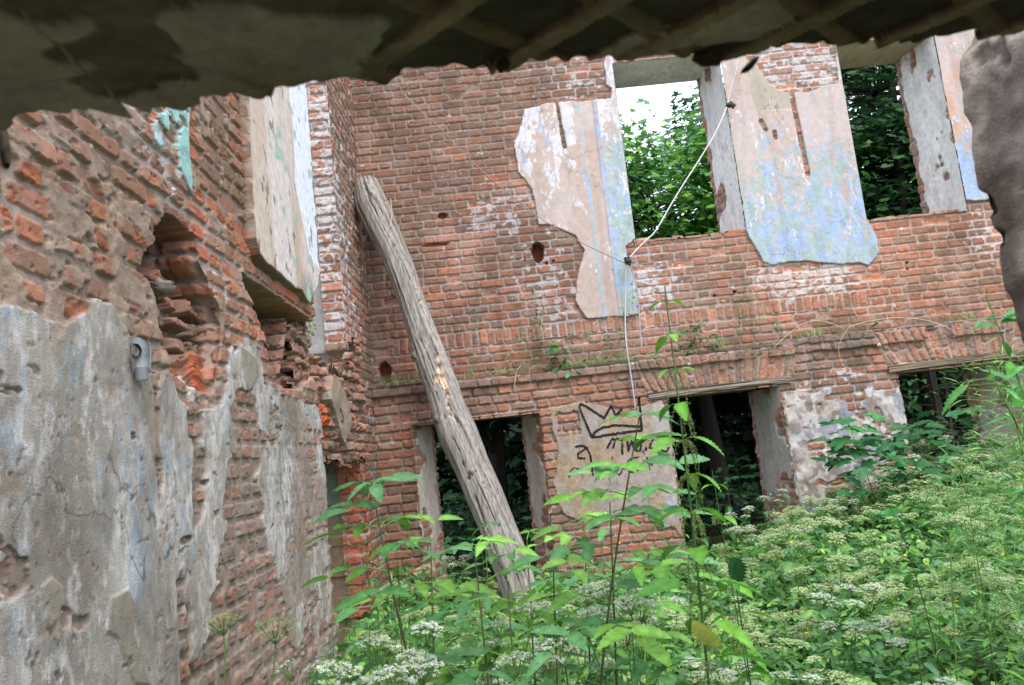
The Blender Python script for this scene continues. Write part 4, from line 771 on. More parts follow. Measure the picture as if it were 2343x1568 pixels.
for X, Y, p in cand:
    X, Y = float(X), float(Y)
    if cnt >= 270: break
    if X < 0 and rng.random() < .35: continue
    if Y > 5.6 and X < 1.6 and rng.random() < .7: continue
    wh = rng.random() < (.8 if X < .7 and Y < 4.2 else .22 if Y < 4 else .09); L = protoW if wh else protoG; i = int(rng.integers(0, len(L))); o = L[i]
    if (wh, i) in used: o = copy_tree(o)
    used.add((wh, i)); zb = float(gz(X, Y)); tgt = float(canopy(np.array(X), np.array(Y)))+.10+rng.uniform(-.08, .17)-zb; sc = (tgt+rng.uniform(-.05, .12)*(rng.random() < .4))/(.62+.05*i+.08 if wh else .60+.05*i+.08)
    o.location = (X, Y, zb); o.rotation_euler = (rng.normal(0, .05), rng.normal(0, .05), rng.uniform(-.8, .8)); o.scale = (min(1.15, max(.85, sc)),)*2+(sc,)
    tag(o, LW if wh else LGn, 'plant', 'white umbels of ground elder' if wh else 'greenish umbels of ground elder'); cnt += 1

for k, (x, y, Y, sc) in enumerate([(990, 1480, 2.5, 1.15), (830, 1515, 2.5, 1.1), (1190, 1440, 2.8, 1.1), (1250, 1490, 2.4, 1.1), (1400, 1330, 3.2, 1.1), (1430, 1410, 2.9, 1.05), (1530, 1390, 3.2, 1.), (1300, 1400, 3.1, 1.1), (690, 1520, 3.0, 1.)]):
    i = k % 4; o = copy_tree(protoW[i]); tp_ = onY(x, y, Y); h_ = tp_[2]-float(gz(tp_[0], tp_[1])); s_ = h_/(.62+.05*i+.10); o.location = (tp_[0], tp_[1], float(gz(tp_[0], tp_[1]))); o.scale = (sc, sc, s_); o.rotation_euler = (0, 0, k*1.3); tag(o, LW, 'plant', 'white umbels of ground elder')
for k, (x, y, Y, lb) in enumerate([(512, 1455, 2.3, 'lone ground elder umbel on a thin stem before the left wall, the left one'), (630, 1475, 2.2, 'large umbel on a slanting stalk before the left wall, beside the lone thin one')]):
    t = thing('umbel_plant', lb, 'plant', tuple(onY(x+(-10 if k == 0 else -40), 1700, Y))); tp_ = onY(x, y, Y)-np.array(t.location); a = Acc(); r_ = np.random.default_rng(k+5); a.tube(stem_path_((0, 0, 0), tp_), .0022, G(96, 130, 70), 5); a.build('stem', M_stem, t, True)
    u = Acc(); P0, d = umbel(u, tp_, np.array([.15*k, -.2, 1]), .10+.02*k, CR, r_, G(96, 136, 70)); n = len(P0); u.inst(T_star, P0, dirs(r_.uniform(0, 6.28, n), r_.normal(0, .3, n)), d+r_.normal(0, .25, (n, 3)), r_.uniform(.004, .007, n), G(140, 164, 104)*r_.uniform(.7, 1.2, n)[:, None]); u.build('flower_head', M_flower, t)
# ---------------- nettles
def stem_path(base, top, bow, n=14):
    base, top = np.array(base, float), np.array(top, float); t = np.linspace(0, 1, n)[:, None]; return base+(top-base)*t+np.array(bow)*np.sin(t*np.pi)
def nettle(base, top, label, bow=(0, 0, 0), leafL=.13, pairs=9, start=.25, catk=0., seed=1, bright=1., az0=.2, droop_top=False, rad=.004, name='stinging_nettle', cols=None, grp=None):
    r = np.random.default_rng(seed); base = np.array(base, float); t = thing(name, label, 'plant', tuple(base), grp); P_ = stem_path((0, 0, 0), np.array(top)-base, bow, 24)
    st = Acc(); st.tube(P_, np.linspace(rad, rad*.35, 24), G(74, 104, 58), 6); st.build('stem', M_stem, t, True); ck = Acc(); Lv = Acc(); cols = cols or [G(96, 158, 52), G(86, 146, 58), G(108, 168, 56)]
    for k in range(pairs):
        f = start+(1-start)*(k+.5)/pairs; q = f*23; i = int(q); b = P_[i]*(1-(q-i))+P_[min(i+1, 23)]*(q-i); L = leafL*(1-.72*max(0, f-.55)/.45)*r.uniform(.85, 1.15)
        for s_ in (0, 1):
            az = az0+(k % 2)*math.pi/2+s_*math.pi+r.normal(0, .3); pt = L*.32; e = b+np.array([math.cos(az)*pt, math.sin(az)*pt, pt*.25]); st2 = [b, (b+e)/2+[0, 0, .004], e]; Lv.tube(st2, .0012, G(110, 150, 80), 4)
            Lv.inst(T_nettle, [e], dirs(np.array([az]), np.array([r.normal(-.15, .15)])), [[r.normal(0, .3), r.normal(0, .3), 1]], L, np.array(cols[r.integers(0, len(cols))])*bright*r.uniform(.85, 1.15))
        if catk and f < .88:
            for c_ in range(7):
                a2 = r.uniform(0, 6.28); ln = catk*r.uniform(.5, 1.1); pts = [b]; 
                for m in range(1, 8): pts.append(b+np.array([math.cos(a2)*.035*math.sin(m/7*1.6), math.sin(a2)*.035*math.sin(m/7*1.6), .012*math.sin(m/7*3)-ln*(m/7)**1.5]))
                ck.tube(pts, .0007, G(120, 140, 84), 3); pts = np.array(pts); n = 46; f2 = r.uniform(.5, 7, n); ii = f2.astype(int).clip(0, 6); pp = pts[ii]+(pts[ii+1]-pts[ii])*(f2-ii)[:, None]+r.normal(0, .0025, (n, 3))
                ck.inst(T_star, pp, dirs(r.uniform(0, 6.28, n), r.normal(0, .8, n)), r.normal(0, 1, (n, 3)), r.uniform(.004, .007, n), G(140, 158, 98)*r.uniform(.8, 1.2, n)[:, None])
    Lv.build('leaves', M_leaf, t); ck.build('catkins', M_flower, t) if catk else None; return t
def at(x, y, Y): return onY(x, y, Y)
def base_at(x, y, Y):                                      # foot of a plant: straight under a pixel, on the ground
    p = onY(x, y, Y); return np.array([p[0], p[1], float(gz(p[0], p[1]))])
nettle(base_at(1582, 1560, 2.3), at(1520, 655, 2.3), 'very tall nettle with hanging green catkins standing before the middle lower window', leafL=.15, pairs=17, start=.12, catk=.11, seed=4, az0=.05, bow=(.015, 0, 0), rad=.006)
nettle(base_at(1720, 1560, 2.35), at(1676, 1290, 2.35), 'nettle stem with one dark crumpled leaf hanging at its top', leafL=.10, pairs=4, start=.6, seed=9, az0=.1)
nettle(base_at(1700, 1400, 3.3), at(1628, 1075, 3.3), 'bright nettle with narrow leaves just right of the tallest nettle', leafL=.14, pairs=7, start=.35, catk=.03, seed=11, az0=.3)
nettle(base_at(900, 1500, 3.0), at(908, 1260, 3.0), 'nettle with pale drooping leaves near the foot of the left wall', leafL=.13, pairs=6, start=.4, catk=.04, seed=13, az0=.15)
nettle(base_at(800, 1560, 2.7), at(845, 1430, 2.7), 'low nettle with one big bright leaf at the bottom left of the herbs', leafL=.14, pairs=4, start=.5, seed=15, az0=-.2)
nettle(base_at(2130, 1400, 3.2), at(2050, 1180, 3.2), 'slim wormwood stem rising from the umbels beside the maple sapling', leafL=.08, pairs=12, start=.4, seed=17, name='wormwood', bow=(.03, 0, 0))
nettle(base_at(2250, 1568, 2.5), at(2260, 1430, 2.5), 'broad leaved herb at the bottom right corner', leafL=.13, pairs=5, start=.45, seed=19, az0=.6, name='leafy_herb')
nettle(base_at(2080, 1568, 2.6), at(2090, 1410, 2.6), 'bluish green herb low at the right of the umbels', leafL=.12, pairs=5, start=.45, seed=21, az0=.1, name='leafy_herb', cols=[G(84, 140, 96), G(92, 150, 90)])
k = 0
for (x, y, Y) in [(800, 1290, 5.2), (835, 1235, 5.6), (870, 1300, 5.2), (790, 1340, 4.8), (930, 1255, 6.2), (1010, 1290, 5.8), (860, 1360, 4.4), (760, 1450, 4.1), (1090, 1310, 5.2), (1360, 1130, 6.6), (1400, 1260, 5.0), (1480, 1120, 5.5), (1590, 1120, 6.5), (1660, 1090, 7.2), (1745, 1160, 6.2), (1795, 1130, 6.8), (1850, 1120, 6.5), (1700, 1180, 5.5), (1440, 1360, 3.6), (1010, 1390, 3.8)]:
    b = base_at(x, y, Y); o = nettle(b, at(x, y, Y), 'x', leafL=.10+.02*(k % 3), pairs=6, start=.35, seed=40+k, az0=k*.7, catk=.03 if k % 3 == 0 else 0, bright=.85, cols=[G(70, 130, 72), G(80, 138, 64), G(62, 118, 66)], grp='nettles growing along the foot of the walls')
    o['label'] = 'small dull green nettle growing at the foot of a brick wall'; k += 1
for k, (x, y, Y) in enumerate([(2240, 1060, 6.0), (2180, 1090, 5.6), (2290, 1010, 6.2), (2320, 1060, 5.0), (1880, 1150, 6.4), (1760, 1120, 7.1), (1820, 1090, 7.2), (1560, 1190, 6.4), (1330, 1200, 6.6), (1100, 1240, 6.2), (1180, 1230, 6.4), (880, 1210, 6.3), (845, 1190, 6.5)]):
    o = nettle(base_at(x, y, Y), at(x, y, Y), 'pale leafy herb standing above the ground cover near a wall foot', leafL=.10, pairs=9, start=.2, seed=140+k, az0=k*.9, name='leafy_herb', cols=[G(110, 158, 96), G(124, 168, 90), G(98, 146, 88)], grp='leafy herbs near the wall foot')
# dark crumpled leaf
a = Acc(); p = at(1676, 1275, 2.33); cl_ = Acc(); cl_.inst(T_curl, [p, p+[.012, .01, -.004]], np.array([[.12, 0, -1.], [-.3, .1, -1]]), [[.1, -1., .2], [.9, -.6, 0]], [.088, .07], G(40, 88, 52), np.array([1.0, .9])); 
o = cl_.build('crumpled_leaf', M_leafd); tag(o, 'dark green crumpled leaf hanging head down on a nettle stem', 'leaf')
# yellowed leaf
cl_ = Acc(); p = at(1585, 1420, 2.2); cl_.inst(T_nettle, [p], [[.5, 0, -.75]], [[-.6, -.8, .2]], .12, G(186, 198, 96)); o = cl_.build('yellow_leaf', M_leaf); tag(o, 'yellow mottled leaf beside the stem of the tallest nettle', 'leaf')

# ---------------- elder shrubs with feathered leaves
def elder(base, top, label, specs, seed=1, bow=(0, 0, 0), sub=True, leaflet=.12):
    r = np.random.default_rng(seed); base = np.array(base, float); t = thing('elder_shrub', label, 'shrub', tuple(base)); P_ = stem_path((0, 0, 0), np.array(top)-base, bow, 20)
    st = Acc(); st.tube(P_, np.linspace(.007, .0025, 20), G(88, 92, 62), 6); lv = Acc()
    for (f, az, L, nl) in specs:
        i = min(19, int(f*19)); b = P_[i]; e = np.array([math.cos(az), math.sin(az), .25]); pts = [b+e*L*q+np.array([0, 0, -.25*L*q*q+.06*L*math.sin(q*3)]) for q in np.linspace(0, 1, 7)]; st.tube(pts, np.linspace(.0022, .0012, 7), G(120, 150, 84), 4); pts = np.array(pts)
        cc = np.array([G(106, 162, 68), G(90, 148, 84), G(122, 174, 74), G(84, 138, 84), G(98, 152, 98)])[r.integers(0, 5)]*r.uniform(.85, 1.15)
        for j in range(nl):
            q = .35+.65*j/max(1, nl-1); ii = q*6; i0 = min(5, int(ii)); b2 = pts[i0]+(pts[i0+1]-pts[i0])*(ii-i0)
            for s_ in (-1, 1):
                if j == nl-1 and s_ > 0: continue
                a2 = az+s_*1.05*(0 if j == nl-1 else 1)+r.normal(0, .12)
                lv.inst(T_elder, [b2], dirs(np.array([a2]), np.array([r.normal(.02, .14)])), [[r.normal(0, .25), -.40+r.normal(0, .25), 1]], leaflet*.84*r.uniform(.75, 1.2)*(.7+.5*f if f < .8 else .9), cc*r.uniform(.85, 1.15))
    st.build('stem', M_stem, t, True); lv.build('leaves', M_leaf, t); return t
elder(base_at(1290, 1560, 2.7), at(1462, 955, 2.7), 'elder shrub with feathered leaves growing right of the foot of the leaning log', [(.35, 3.3, .30, 3), (.4, .1, .30, 3), (.5, 3.0, .34, 3), (.55, .3, .34, 3), (.62, 5.0, .3, 3), (.68, 2.9, .3, 3), (.7, .2, .28, 3), (.78, 3.3, .26, 3), (.8, -.1, .22, 3), (.86, 2.7, .2, 3), (.9, .2, .18, 3), (.93, 3.4, .14, 3), (.97, .6, .1, 3), (1., 2.6, .08, 2), (1., 5.2, .07, 2), (.66, 1.2, .28, 3), (.72, 5.6, .28, 3), (.8, 4.4, .24, 3), (.84, 1.0, .22, 3), (.88, 5.4, .2, 3), (.92, 4.2, .16, 3), (.95, 1.4, .14, 3), (.6, 4.0, .3, 3)], 3, (-.05, 0, 0), leaflet=.15)
elder(base_at(1080, 1560, 2.7), at(850, 1110, 2.7), 'elder shrub leaning left over the herbs in front of the left wall corner', [(.35, .4, .3, 3), (.45, 3.4, .3, 3), (.55, .2, .32, 3), (.62, 3.0, .24, 3), (.7, .5, .3, 3), (.78, .0, .22, 3), (.82, 3.2, .2, 3), (.9, .3, .2, 3), (.94, 3.5, .15, 3), (1., .9, .12, 3), (1., 2.8, .10, 2), (1., 5.0, .10, 2), (.6, 5.4, .26, 3), (.74, 4.4, .24, 3), (.86, 5.4, .2, 3), (.92, 1.4, .16, 3), (.97, 4.2, .14, 3)], 5, (-.04, 0, .04), leaflet=.14)
elder(base_at(1120, 1560, 2.6), at(1085, 1255, 2.7), 'young elder shoot with large pale leaflets low in front of the log', [(.5, .1, .3, 2), (.6, 3.2, .28, 2), (.7, 4.6, .26, 2), (.8, .4, .28, 3), (.85, 2.9, .26, 3), (1., 1.2, .2, 2), (1, 5.4, .22, 2)], 7, leaflet=.14)
elder(base_at(1230, 1560, 2.6), at(1265, 1290, 2.7), 'young elder shoot with dark green leaflets just right of the log foot', [(.5, .0, .28, 2), (.65, 3.0, .25, 2), (.8, .3, .26, 3), (.9, 2.7, .22, 3), (1., 5.0, .2, 3), (1, .9, .18, 2)], 8, leaflet=.13)

elder(base_at(1160, 1560, 2.5), at(1160, 1330, 2.6), 'spreading elder shoot covering the very foot of the leaning log', [(.5, 3.2, .3, 3), (.6, .1, .3, 3), (.72, 4.2, .28, 3), (.8, 2.6, .26, 3), (.88, .5, .26, 3), (.95, 3.6, .2, 3), (1., 1.4, .2, 2)], 21, leaflet=.15)
elder(base_at(1370, 1560, 2.9), at(1395, 1150, 3.0), 'elder shoot with drooping dark leaves behind the taller elder shrub', [(.4, .1, .3, 3), (.5, 3.0, .3, 3), (.62, 5.2, .26, 3), (.7, .4, .28, 3), (.8, 2.8, .26, 3), (.88, .0, .22, 3), (.95, 3.3, .2, 2), (1., 1.2, .14, 2)], 23, leaflet=.14)
elder(base_at(960, 1560, 2.9), at(985, 1235, 3.0), 'elder shoot between the left leaning elder and the log', [(.45, .3, .3, 3), (.55, 3.1, .28, 3), (.66, 4.9, .26, 3), (.76, .0, .26, 3), (.85, 2.9, .24, 3), (.95, .5, .2, 2), (1., 3.6, .14, 2)], 25, leaflet=.14)
elder(base_at(1200, 1560, 3.0), at(1205, 1235, 3.2), 'slim elder shoot standing exactly in front of the log where it enters the herbs', [(.5, 3.2, .3, 3), (.58, .1, .3, 3), (.7, 4.2, .28, 3), (.8, 2.6, .26, 3), (.88, .5, .26, 3), (.95, 3.6, .2, 3), (1., 1.4, .2, 2), (.76, 5.5, .26, 3)], 41, leaflet=.14)
elder(base_at(1100, 1560, 3.2), at(1110, 1215, 3.4), 'elder shoot rising left of the log foot before the left lower window', [(.5, 3.2, .3, 3), (.6, .1, .3, 3), (.72, 4.2, .28, 3), (.8, 2.6, .26, 3), (.88, .5, .26, 3), (.95, 3.6, .2, 3), (1., 1.4, .2, 2)], 43, leaflet=.14)
elder(base_at(1320, 1560, 3.1), at(1335, 1195, 3.3), 'elder shoot between the log foot and the painted plaster panel', [(.5, 3.0, .3, 3), (.6, .3, .3, 3), (.7, 4.6, .28, 3), (.8, 2.8, .26, 3), (.88, .2, .26, 3), (.95, 3.4, .2, 3), (1., 1.0, .2, 2)], 45, leaflet=.14)
# ---------------- maple saplings
def sapling(base, top, label, n, spread, seed, size=.13, cols=None, name='maple_sapling', rad=.006):
    r = np.random.default_rng(seed); base = np.array(base, float); t = thing(name, label, 'sapling', tuple(base)); d = np.array(top)-base; P_ = stem_path((0, 0, 0), d, (.04, 0, 0), 16); st = Acc(); st.tube(P_, np.linspace(rad, .002, 16), G(86, 90, 66), 6); lv = Acc(); cols = cols or [G(50, 112, 62), G(44, 100, 58), G(60, 124, 66)]
    for k in range(n):
        f = r.uniform(.25, 1); b = P_[int(f*15)]; az = r.uniform(0, 6.28); L = spread*(1.15-f*.6)*r.uniform(.4, 1); e = b+np.array([math.cos(az)*L, math.sin(az)*L, L*.25]); st.tube([b, (b+e)/2+[0, 0, .02], e], .0016, G(110, 120, 76), 3)
        lv.inst(T_maple, [e], dirs(np.array([az]), np.array([r.normal(-.3, .2)])), [[r.normal(0, .3), -.3+r.normal(0, .3), 1]], size*r.uniform(.7, 1.25), np.array(cols[r.integers(0, len(cols))])*r.uniform(.8, 1.2))
    st.build('stem', M_stem, t, True); lv.build('leaves', M_leafd, t); return t
sapling(base_at(2020, 1200, 6.6), at(1930, 945, 6.5), 'maple sapling with broad dark leaves in front of the plastered brick pier', 70, .42, 31, .2)
sapling(base_at(2080, 1200, 6.7), at(2100, 960, 6.7), 'bushy maple sapling below the right hand lower window', 90, .45, 33, .2)
sapling(base_at(2170, 1200, 6.9), at(2170, 930, 6.9), 'maple sapling reaching into the right hand lower window opening', 70, .38, 35, .18)
sapling(base_at(2000, 1250, 6.2), at(2010, 1120, 6.2), 'low maple seedling with one very large bright leaf over the umbels', 16, .25, 37, .2, [G(56, 124, 70), G(82, 148, 62)])
# ---------------- mugwort and thistle at the right edge
def mugwort(base, top, label, n, spread, seed, L=(.03, .065), cols=None, bow=(0, 0, 0), name='mugwort', tp=T_strip, rad=.004):
    r = np.random.default_rng(seed); base = np.array(base, float); t = thing(name, label, 'plant', tuple(base)); P_ = stem_path((0, 0, 0), np.array(top)-base, bow, 20); st = Acc(); st.tube(P_, np.linspace(rad, .0015, 20), G(110, 140, 80), 5); lv = Acc(); cols = cols or [G(110, 160, 84), G(128, 176, 92), G(96, 150, 80)]
    f = r.uniform(.25, 1, n); i = (f*19).astype(int); b = P_[i]; az = r.uniform(0, 6.28, n); el = r.normal(.3, .3, n); q = r.uniform(0, spread, n); e = b+dirs(az, el)*q[:, None]
    for a_, b_ in zip(b[::3], e[::3]): st.tube([a_, b_], .001, G(120, 150, 84), 3)
    az2 = az+r.normal(0, .7, n); lv.inst(tp, e, dirs(az2, el+r.normal(0, .4, n)), [0, -.3, 1]+r.normal(0, .4, (n, 3)), r.uniform(*L, n), np.array(cols)[r.integers(0, len(cols), n)]*r.uniform(.8, 1.25, n)[:, None])
    st.build('stem', M_stem, t); lv.build('leaves', M_leaf, t); return t
mugwort(base_at(2330, 1400, 2.6), at(2285, 800, 2.6), 'tall bright mugwort with narrow leaves at the right edge', 900, .20, 51, bow=(.05, 0, 0))
mugwort(base_at(2380, 1400, 2.9), at(2330, 850, 2.9), 'mugwort behind the tallest one at the right edge, its top by the pier', 800, .22, 53)
mugwort(base_at(2250, 1400, 3.4), at(2190, 1010, 3.4), 'feathery mugwort below the right hand lower window', 500, .16, 55, (.04, .08))
mugwort(base_at(2130, 1450, 3.1), at(2165, 1085, 3.1), 'single wormwood stem with a pale tufted top in front of the maple saplings', 120, .07, 57, (.03, .07))
mugwort(base_at(2380, 1500, 1.9), at(2255, 675, 1.9), 'thistle like stem with toothed leaves hanging close beside the dark pier', 60, .06, 59, (.05, .10), [G(96, 160, 96), G(80, 150, 60)], (.10, 0, .10), 'sow_thistle', T_long)
mugwort(base_at(2420, 1500, 1.9), at(2245, 815, 1.9), 'sow thistle shoot bending into view from the right edge', 40, .07, 61, (.05, .11), [G(110, 176, 90), G(96, 160, 80)], (.12, 0, .10), 'sow_thistle', T_long)
# ---------------- small yellow flowers in the herbs
k = 0
yf = Acc(); yf.inst(T_star, [[0, 0, 0]]*4, dirs(np.array([0, 1.57, 3.14, 4.7]), np.full(4, .3)), [0, -.5, 1], .018, G(232, 208, 40)); ym = yf.build('celandine_flower', M_flower)
for (x, y, Y) in [(1417, 1242, 4.6), (2005, 1335, 3.6), (2185, 1375, 3.4), (2210, 1268, 3.9), (1845, 1448, 3.1), (2293, 1268, 4), (2070, 1270, 4), (1645, 1432, 3.2), (2185, 1450, 3), (1270, 1372, 3.6), (1840, 1350, 3.4), (1590, 1560, 2.6), (1810, 1240, 4.2), (2120, 1290, 3.8)]:
    o = ym if k == 0 else ym.copy()
    if k: S.collection.objects.link(o)
    o.location = tuple(onY(x, y, Y)); o.rotation_euler = (0, 0, k); tag(o, 'tiny yellow celandine flower among the green umbels', 'flower', 'yellow celandine flowers'); k += 1

# ================================================================= weeds on the ledge and walls
def weed(x0, y0, x1, y1, label, n=26, L=(.02, .045), Y=7.46, cols=None, seed=1, tp=T_leaf, name='wall_weed', spread=.05, rad=.0022, bow=(0, 0, 0), grp=None):
    r = np.random.default_rng(seed); b = at(x0, y0, Y); tpn = at(x1, y1, Y-.03); t = thing(name, label, 'weed', tuple(b), grp); P_ = stem_path((0, 0, 0), tpn-b, bow, 14); st = Acc(); st.tube(P_, np.linspace(rad, .001, 14), G(96, 110, 70), 4); lv = Acc(); cols = cols or [G(84, 128, 74), G(96, 140, 78), G(74, 112, 72)]
    f = r.uniform(.1, 1, n); i = (f*13).astype(int); az = r.uniform(0, 6.28, n); e = P_[i]+dirs(az, np.full(n, .3))*(r.uniform(0, spread, n)*(1.1-f*.6))[:, None]
    lv.inst(tp, e, dirs(az, r.normal(.1, .5, n)), [0, -.5, 1]+r.normal(0, .5, (n, 3)), r.uniform(*L, n), np.array(cols)[r.integers(0, len(cols), n)]*r.uniform(.8, 1.2, n)[:, None]); st.build('stem', M_stem, t); lv.build('leaves', M_leafd, t); return t
WL = 'thin upright weed rooted on the brick ledge between the storeys'; WG = 'thin weeds on the brick ledge'
k = 0
for (x0, y0, x1, y1, n) in [(1222, 838, 1226, 640, 46), (1240, 835, 1236, 700, 34), (1187, 845, 1192, 715, 26), (1080, 862, 1095, 590, 22), (1345, 820, 1352, 745, 20), (1300, 835, 1302, 750, 14), (1410, 830, 1420, 740, 24), (1388, 825, 1390, 755, 20), (1448, 815, 1447, 640, 18), (1430, 815, 1425, 700, 16), (1698, 765, 1702, 600, 30), (1738, 765, 1735, 655, 16), (1690, 770, 1688, 670, 14), (820, 800, 828, 640, 18), (855, 830, 862, 720, 14), (835, 700, 842, 600, 14), (1160, 850, 1158, 800, 12), (1266, 840, 1256, 790, 14)]:
    weed(x0, y0, x1, y1, WL, n, seed=60+k, grp=WG, spread=.045); k += 1
weed(1292, 862, 1275, 785, 'leafy dock rosette with broad leaves on the ledge over the left lower window', 16, (.08, .13), seed=91, tp=T_leaf, spread=.05, name='dock_plant')
weed(1300, 868, 1325, 840, 'drooping broad leaved dock hanging over the ledge edge', 12, (.07, .11), seed=92, spread=.09, name='dock_plant')
weed(1570, 812, 1590, 745, 'leafy creeping plant on the ledge over the middle lower window', 60, (.04, .07), seed=93, spread=.22, name='creeping_plant', cols=[G(84, 132, 92), G(74, 118, 76)])
weed(1640, 800, 1622, 770, 'small round leaved plant above the arch of the middle window', 24, (.04, .06), seed=94, spread=.12, name='creeping_plant')
weed(1948, 758, 1942, 655, 'wilted grey green plant with hanging leaves on the ledge', 30, (.05, .09), seed=95, spread=.07, cols=[G(96, 106, 84), G(84, 116, 74)], tp=T_strip)
weed(1922, 760, 1915, 660, 'wilted plant drooping on the ledge, left of its wilted neighbour', 26, (.05, .09), seed=96, spread=.06, cols=[G(96, 104, 84), G(86, 110, 74)], tp=T_strip)
weed(1780, 765, 1778, 735, 'small bluish weed on the ledge right of the creeping plant', 16, (.03, .05), seed=97, cols=[G(110, 150, 110)])
weed(2010, 745, 2006, 722, 'low green tuft at the ledge edge below the right upper window', 14, (.03, .06), seed=98)
weed(712, 790, 706, 715, 'pale green weed on the broken sill of the left wall window', 26, (.03, .05), Y=5.2, seed=99, spread=.05, cols=[G(140, 170, 84)])
weed(735, 920, 730, 890, 'small weed in a crack of the left wall rubble', 12, (.03, .05), Y=5.3, seed=100, spread=.05)
weed(745, 1010, 742, 960, 'tiny weed beside the fallen plaster flake of the left wall', 12, (.025, .045), Y=5.6, seed=101, spread=.05)
r9 = np.random.default_rng(12)
for k in range(34):                                       # tufts of grass rooted along the ledge
    xx = float(r9.uniform(-1.2, 5.2)); t = thing('grass_tuft', 'small tuft of thin grass on the brick ledge', 'grass tuft', (xx, YL+float(r9.uniform(.0, .10)), 2.36+.03*(xx > 2)), 'grass tufts along the brick ledge'); a = Acc(); n = int(r9.integers(14, 34)); az = r9.uniform(0, 6.28, n)
    a.inst(T_strip, np.stack([r9.normal(0, .035, n), r9.normal(0, .02, n), np.zeros(n)], -1), dirs(az, r9.uniform(.4, 1.5, n)), [0, -1, .4]+r9.normal(0, .3, (n, 3)), r9.uniform(.04, .13, n), np.array([G(110, 136, 76), G(130, 140, 88), G(92, 124, 70), G(160, 150, 112)])[r9.integers(0, 4, n)]*r9.uniform(.7, 1.2, n)[:, None], r9.uniform(.4, .8, n)); a.build('blades', M_leafd, t)
# fern on the ledge
fn = thing('fern', 'small fern arching on the ledge in the wall corner beside the log', 'fern', tuple(at(890, 878, 7.4))); fa = Acc(); r = np.random.default_rng(8)
for k in range(10):
    az = r.uniform(3.4, 6.2); L = r.uniform(.12, .22); pts = np.array([np.array([math.cos(az)*L*q, math.sin(az)*L*q*.5-.02, .09*math.sin(q*2.2)-.07*q*q]) for q in np.linspace(0, 1, 9)]); fa.tube(pts, .001, G(84, 120, 60), 3)
    for q in range(1, 9):
        for s_ in (-1, 1): fa.inst(T_strip, [pts[q]], dirs(np.array([az+s_*1.3]), np.array([-.3])), [0, -.6, 1], .055*(1-q/11), G(70, 122, 66), np.array([1.4]))
fa.build('frond', M_leafd, fn)
# dry stalks arching over the ledge
def wire(name, label, cat, pts2, Y, rad, col, mat, grp=None, sub=6, sides=6, parent=None):
    P3 = np.array([at(x, y, (Y if np.isscalar(Y) else Y[i])) for i, (x, y) in enumerate(pts2)]); n = len(P3); t = np.linspace(0, n-1, (n-1)*sub+1); out = []
    for q in t:
        i = min(int(q), n-2); f = q-i; p0, p1, p2, p3 = P3[max(i-1, 0)], P3[i], P3[i+1], P3[min(i+2, n-1)]
        out.append(.5*((2*p1)+(-p0+p2)*f+(2*p0-5*p1+4*p2-p3)*f*f+(-p0+3*p1-3*p2+p3)*f**3))
    a = Acc(); a.tube(out, rad, col, sides); o = a.build(name, mat, parent, True); 
    if label: tag(o, label, cat, grp)
    return o
dry = srgb(196, 182, 156)
wire('dry_stalk', 'pale dry stalk arching down left from the ledge over the pier', 'stalk', [(1930, 752), (1890, 737), (1850, 736), (1815, 755), (1770, 795)], 7.33, .003, dry, M_stem)
wire('dry_stalk', 'long dry stalk arching right along the ledge from the wilted plants', 'stalk', [(1940, 750), (1975, 738), (2040, 728), (2100, 730), (2150, 742), (2185, 760)], 7.33, .003, dry, M_stem)
wire('dry_stalk', 'thin curled dry tendril dangling below the ledge', 'stalk', [(1940, 752), (1925, 775), (1918, 800), (1925, 830), (1940, 850)], 7.34, .0022, dry, M_stem)
wire('dry_stalk', 'thin dry twig hanging over the arch of the middle window', 'stalk', [(1700, 770), (1740, 780), (1765, 800), (1800, 830), (1830, 855)], 7.34, .002, srgb(150, 130, 110), M_stem)
wire('dry_stalk', 'pale dead root hanging off the ledge above the left lower window', 'stalk', [(1192, 838), (1182, 848), (1178, 870), (1177, 890)], 7.34, .0035, srgb(190, 180, 160), M_stem)
wire('dry_stalk', 'thin dry stem hanging from the dock plants to the painted crown', 'stalk', [(1298, 850), (1310, 890), (1318, 915), (1328, 950), (1340, 990)], 7.34, .0018, srgb(150, 130, 110), M_stem)

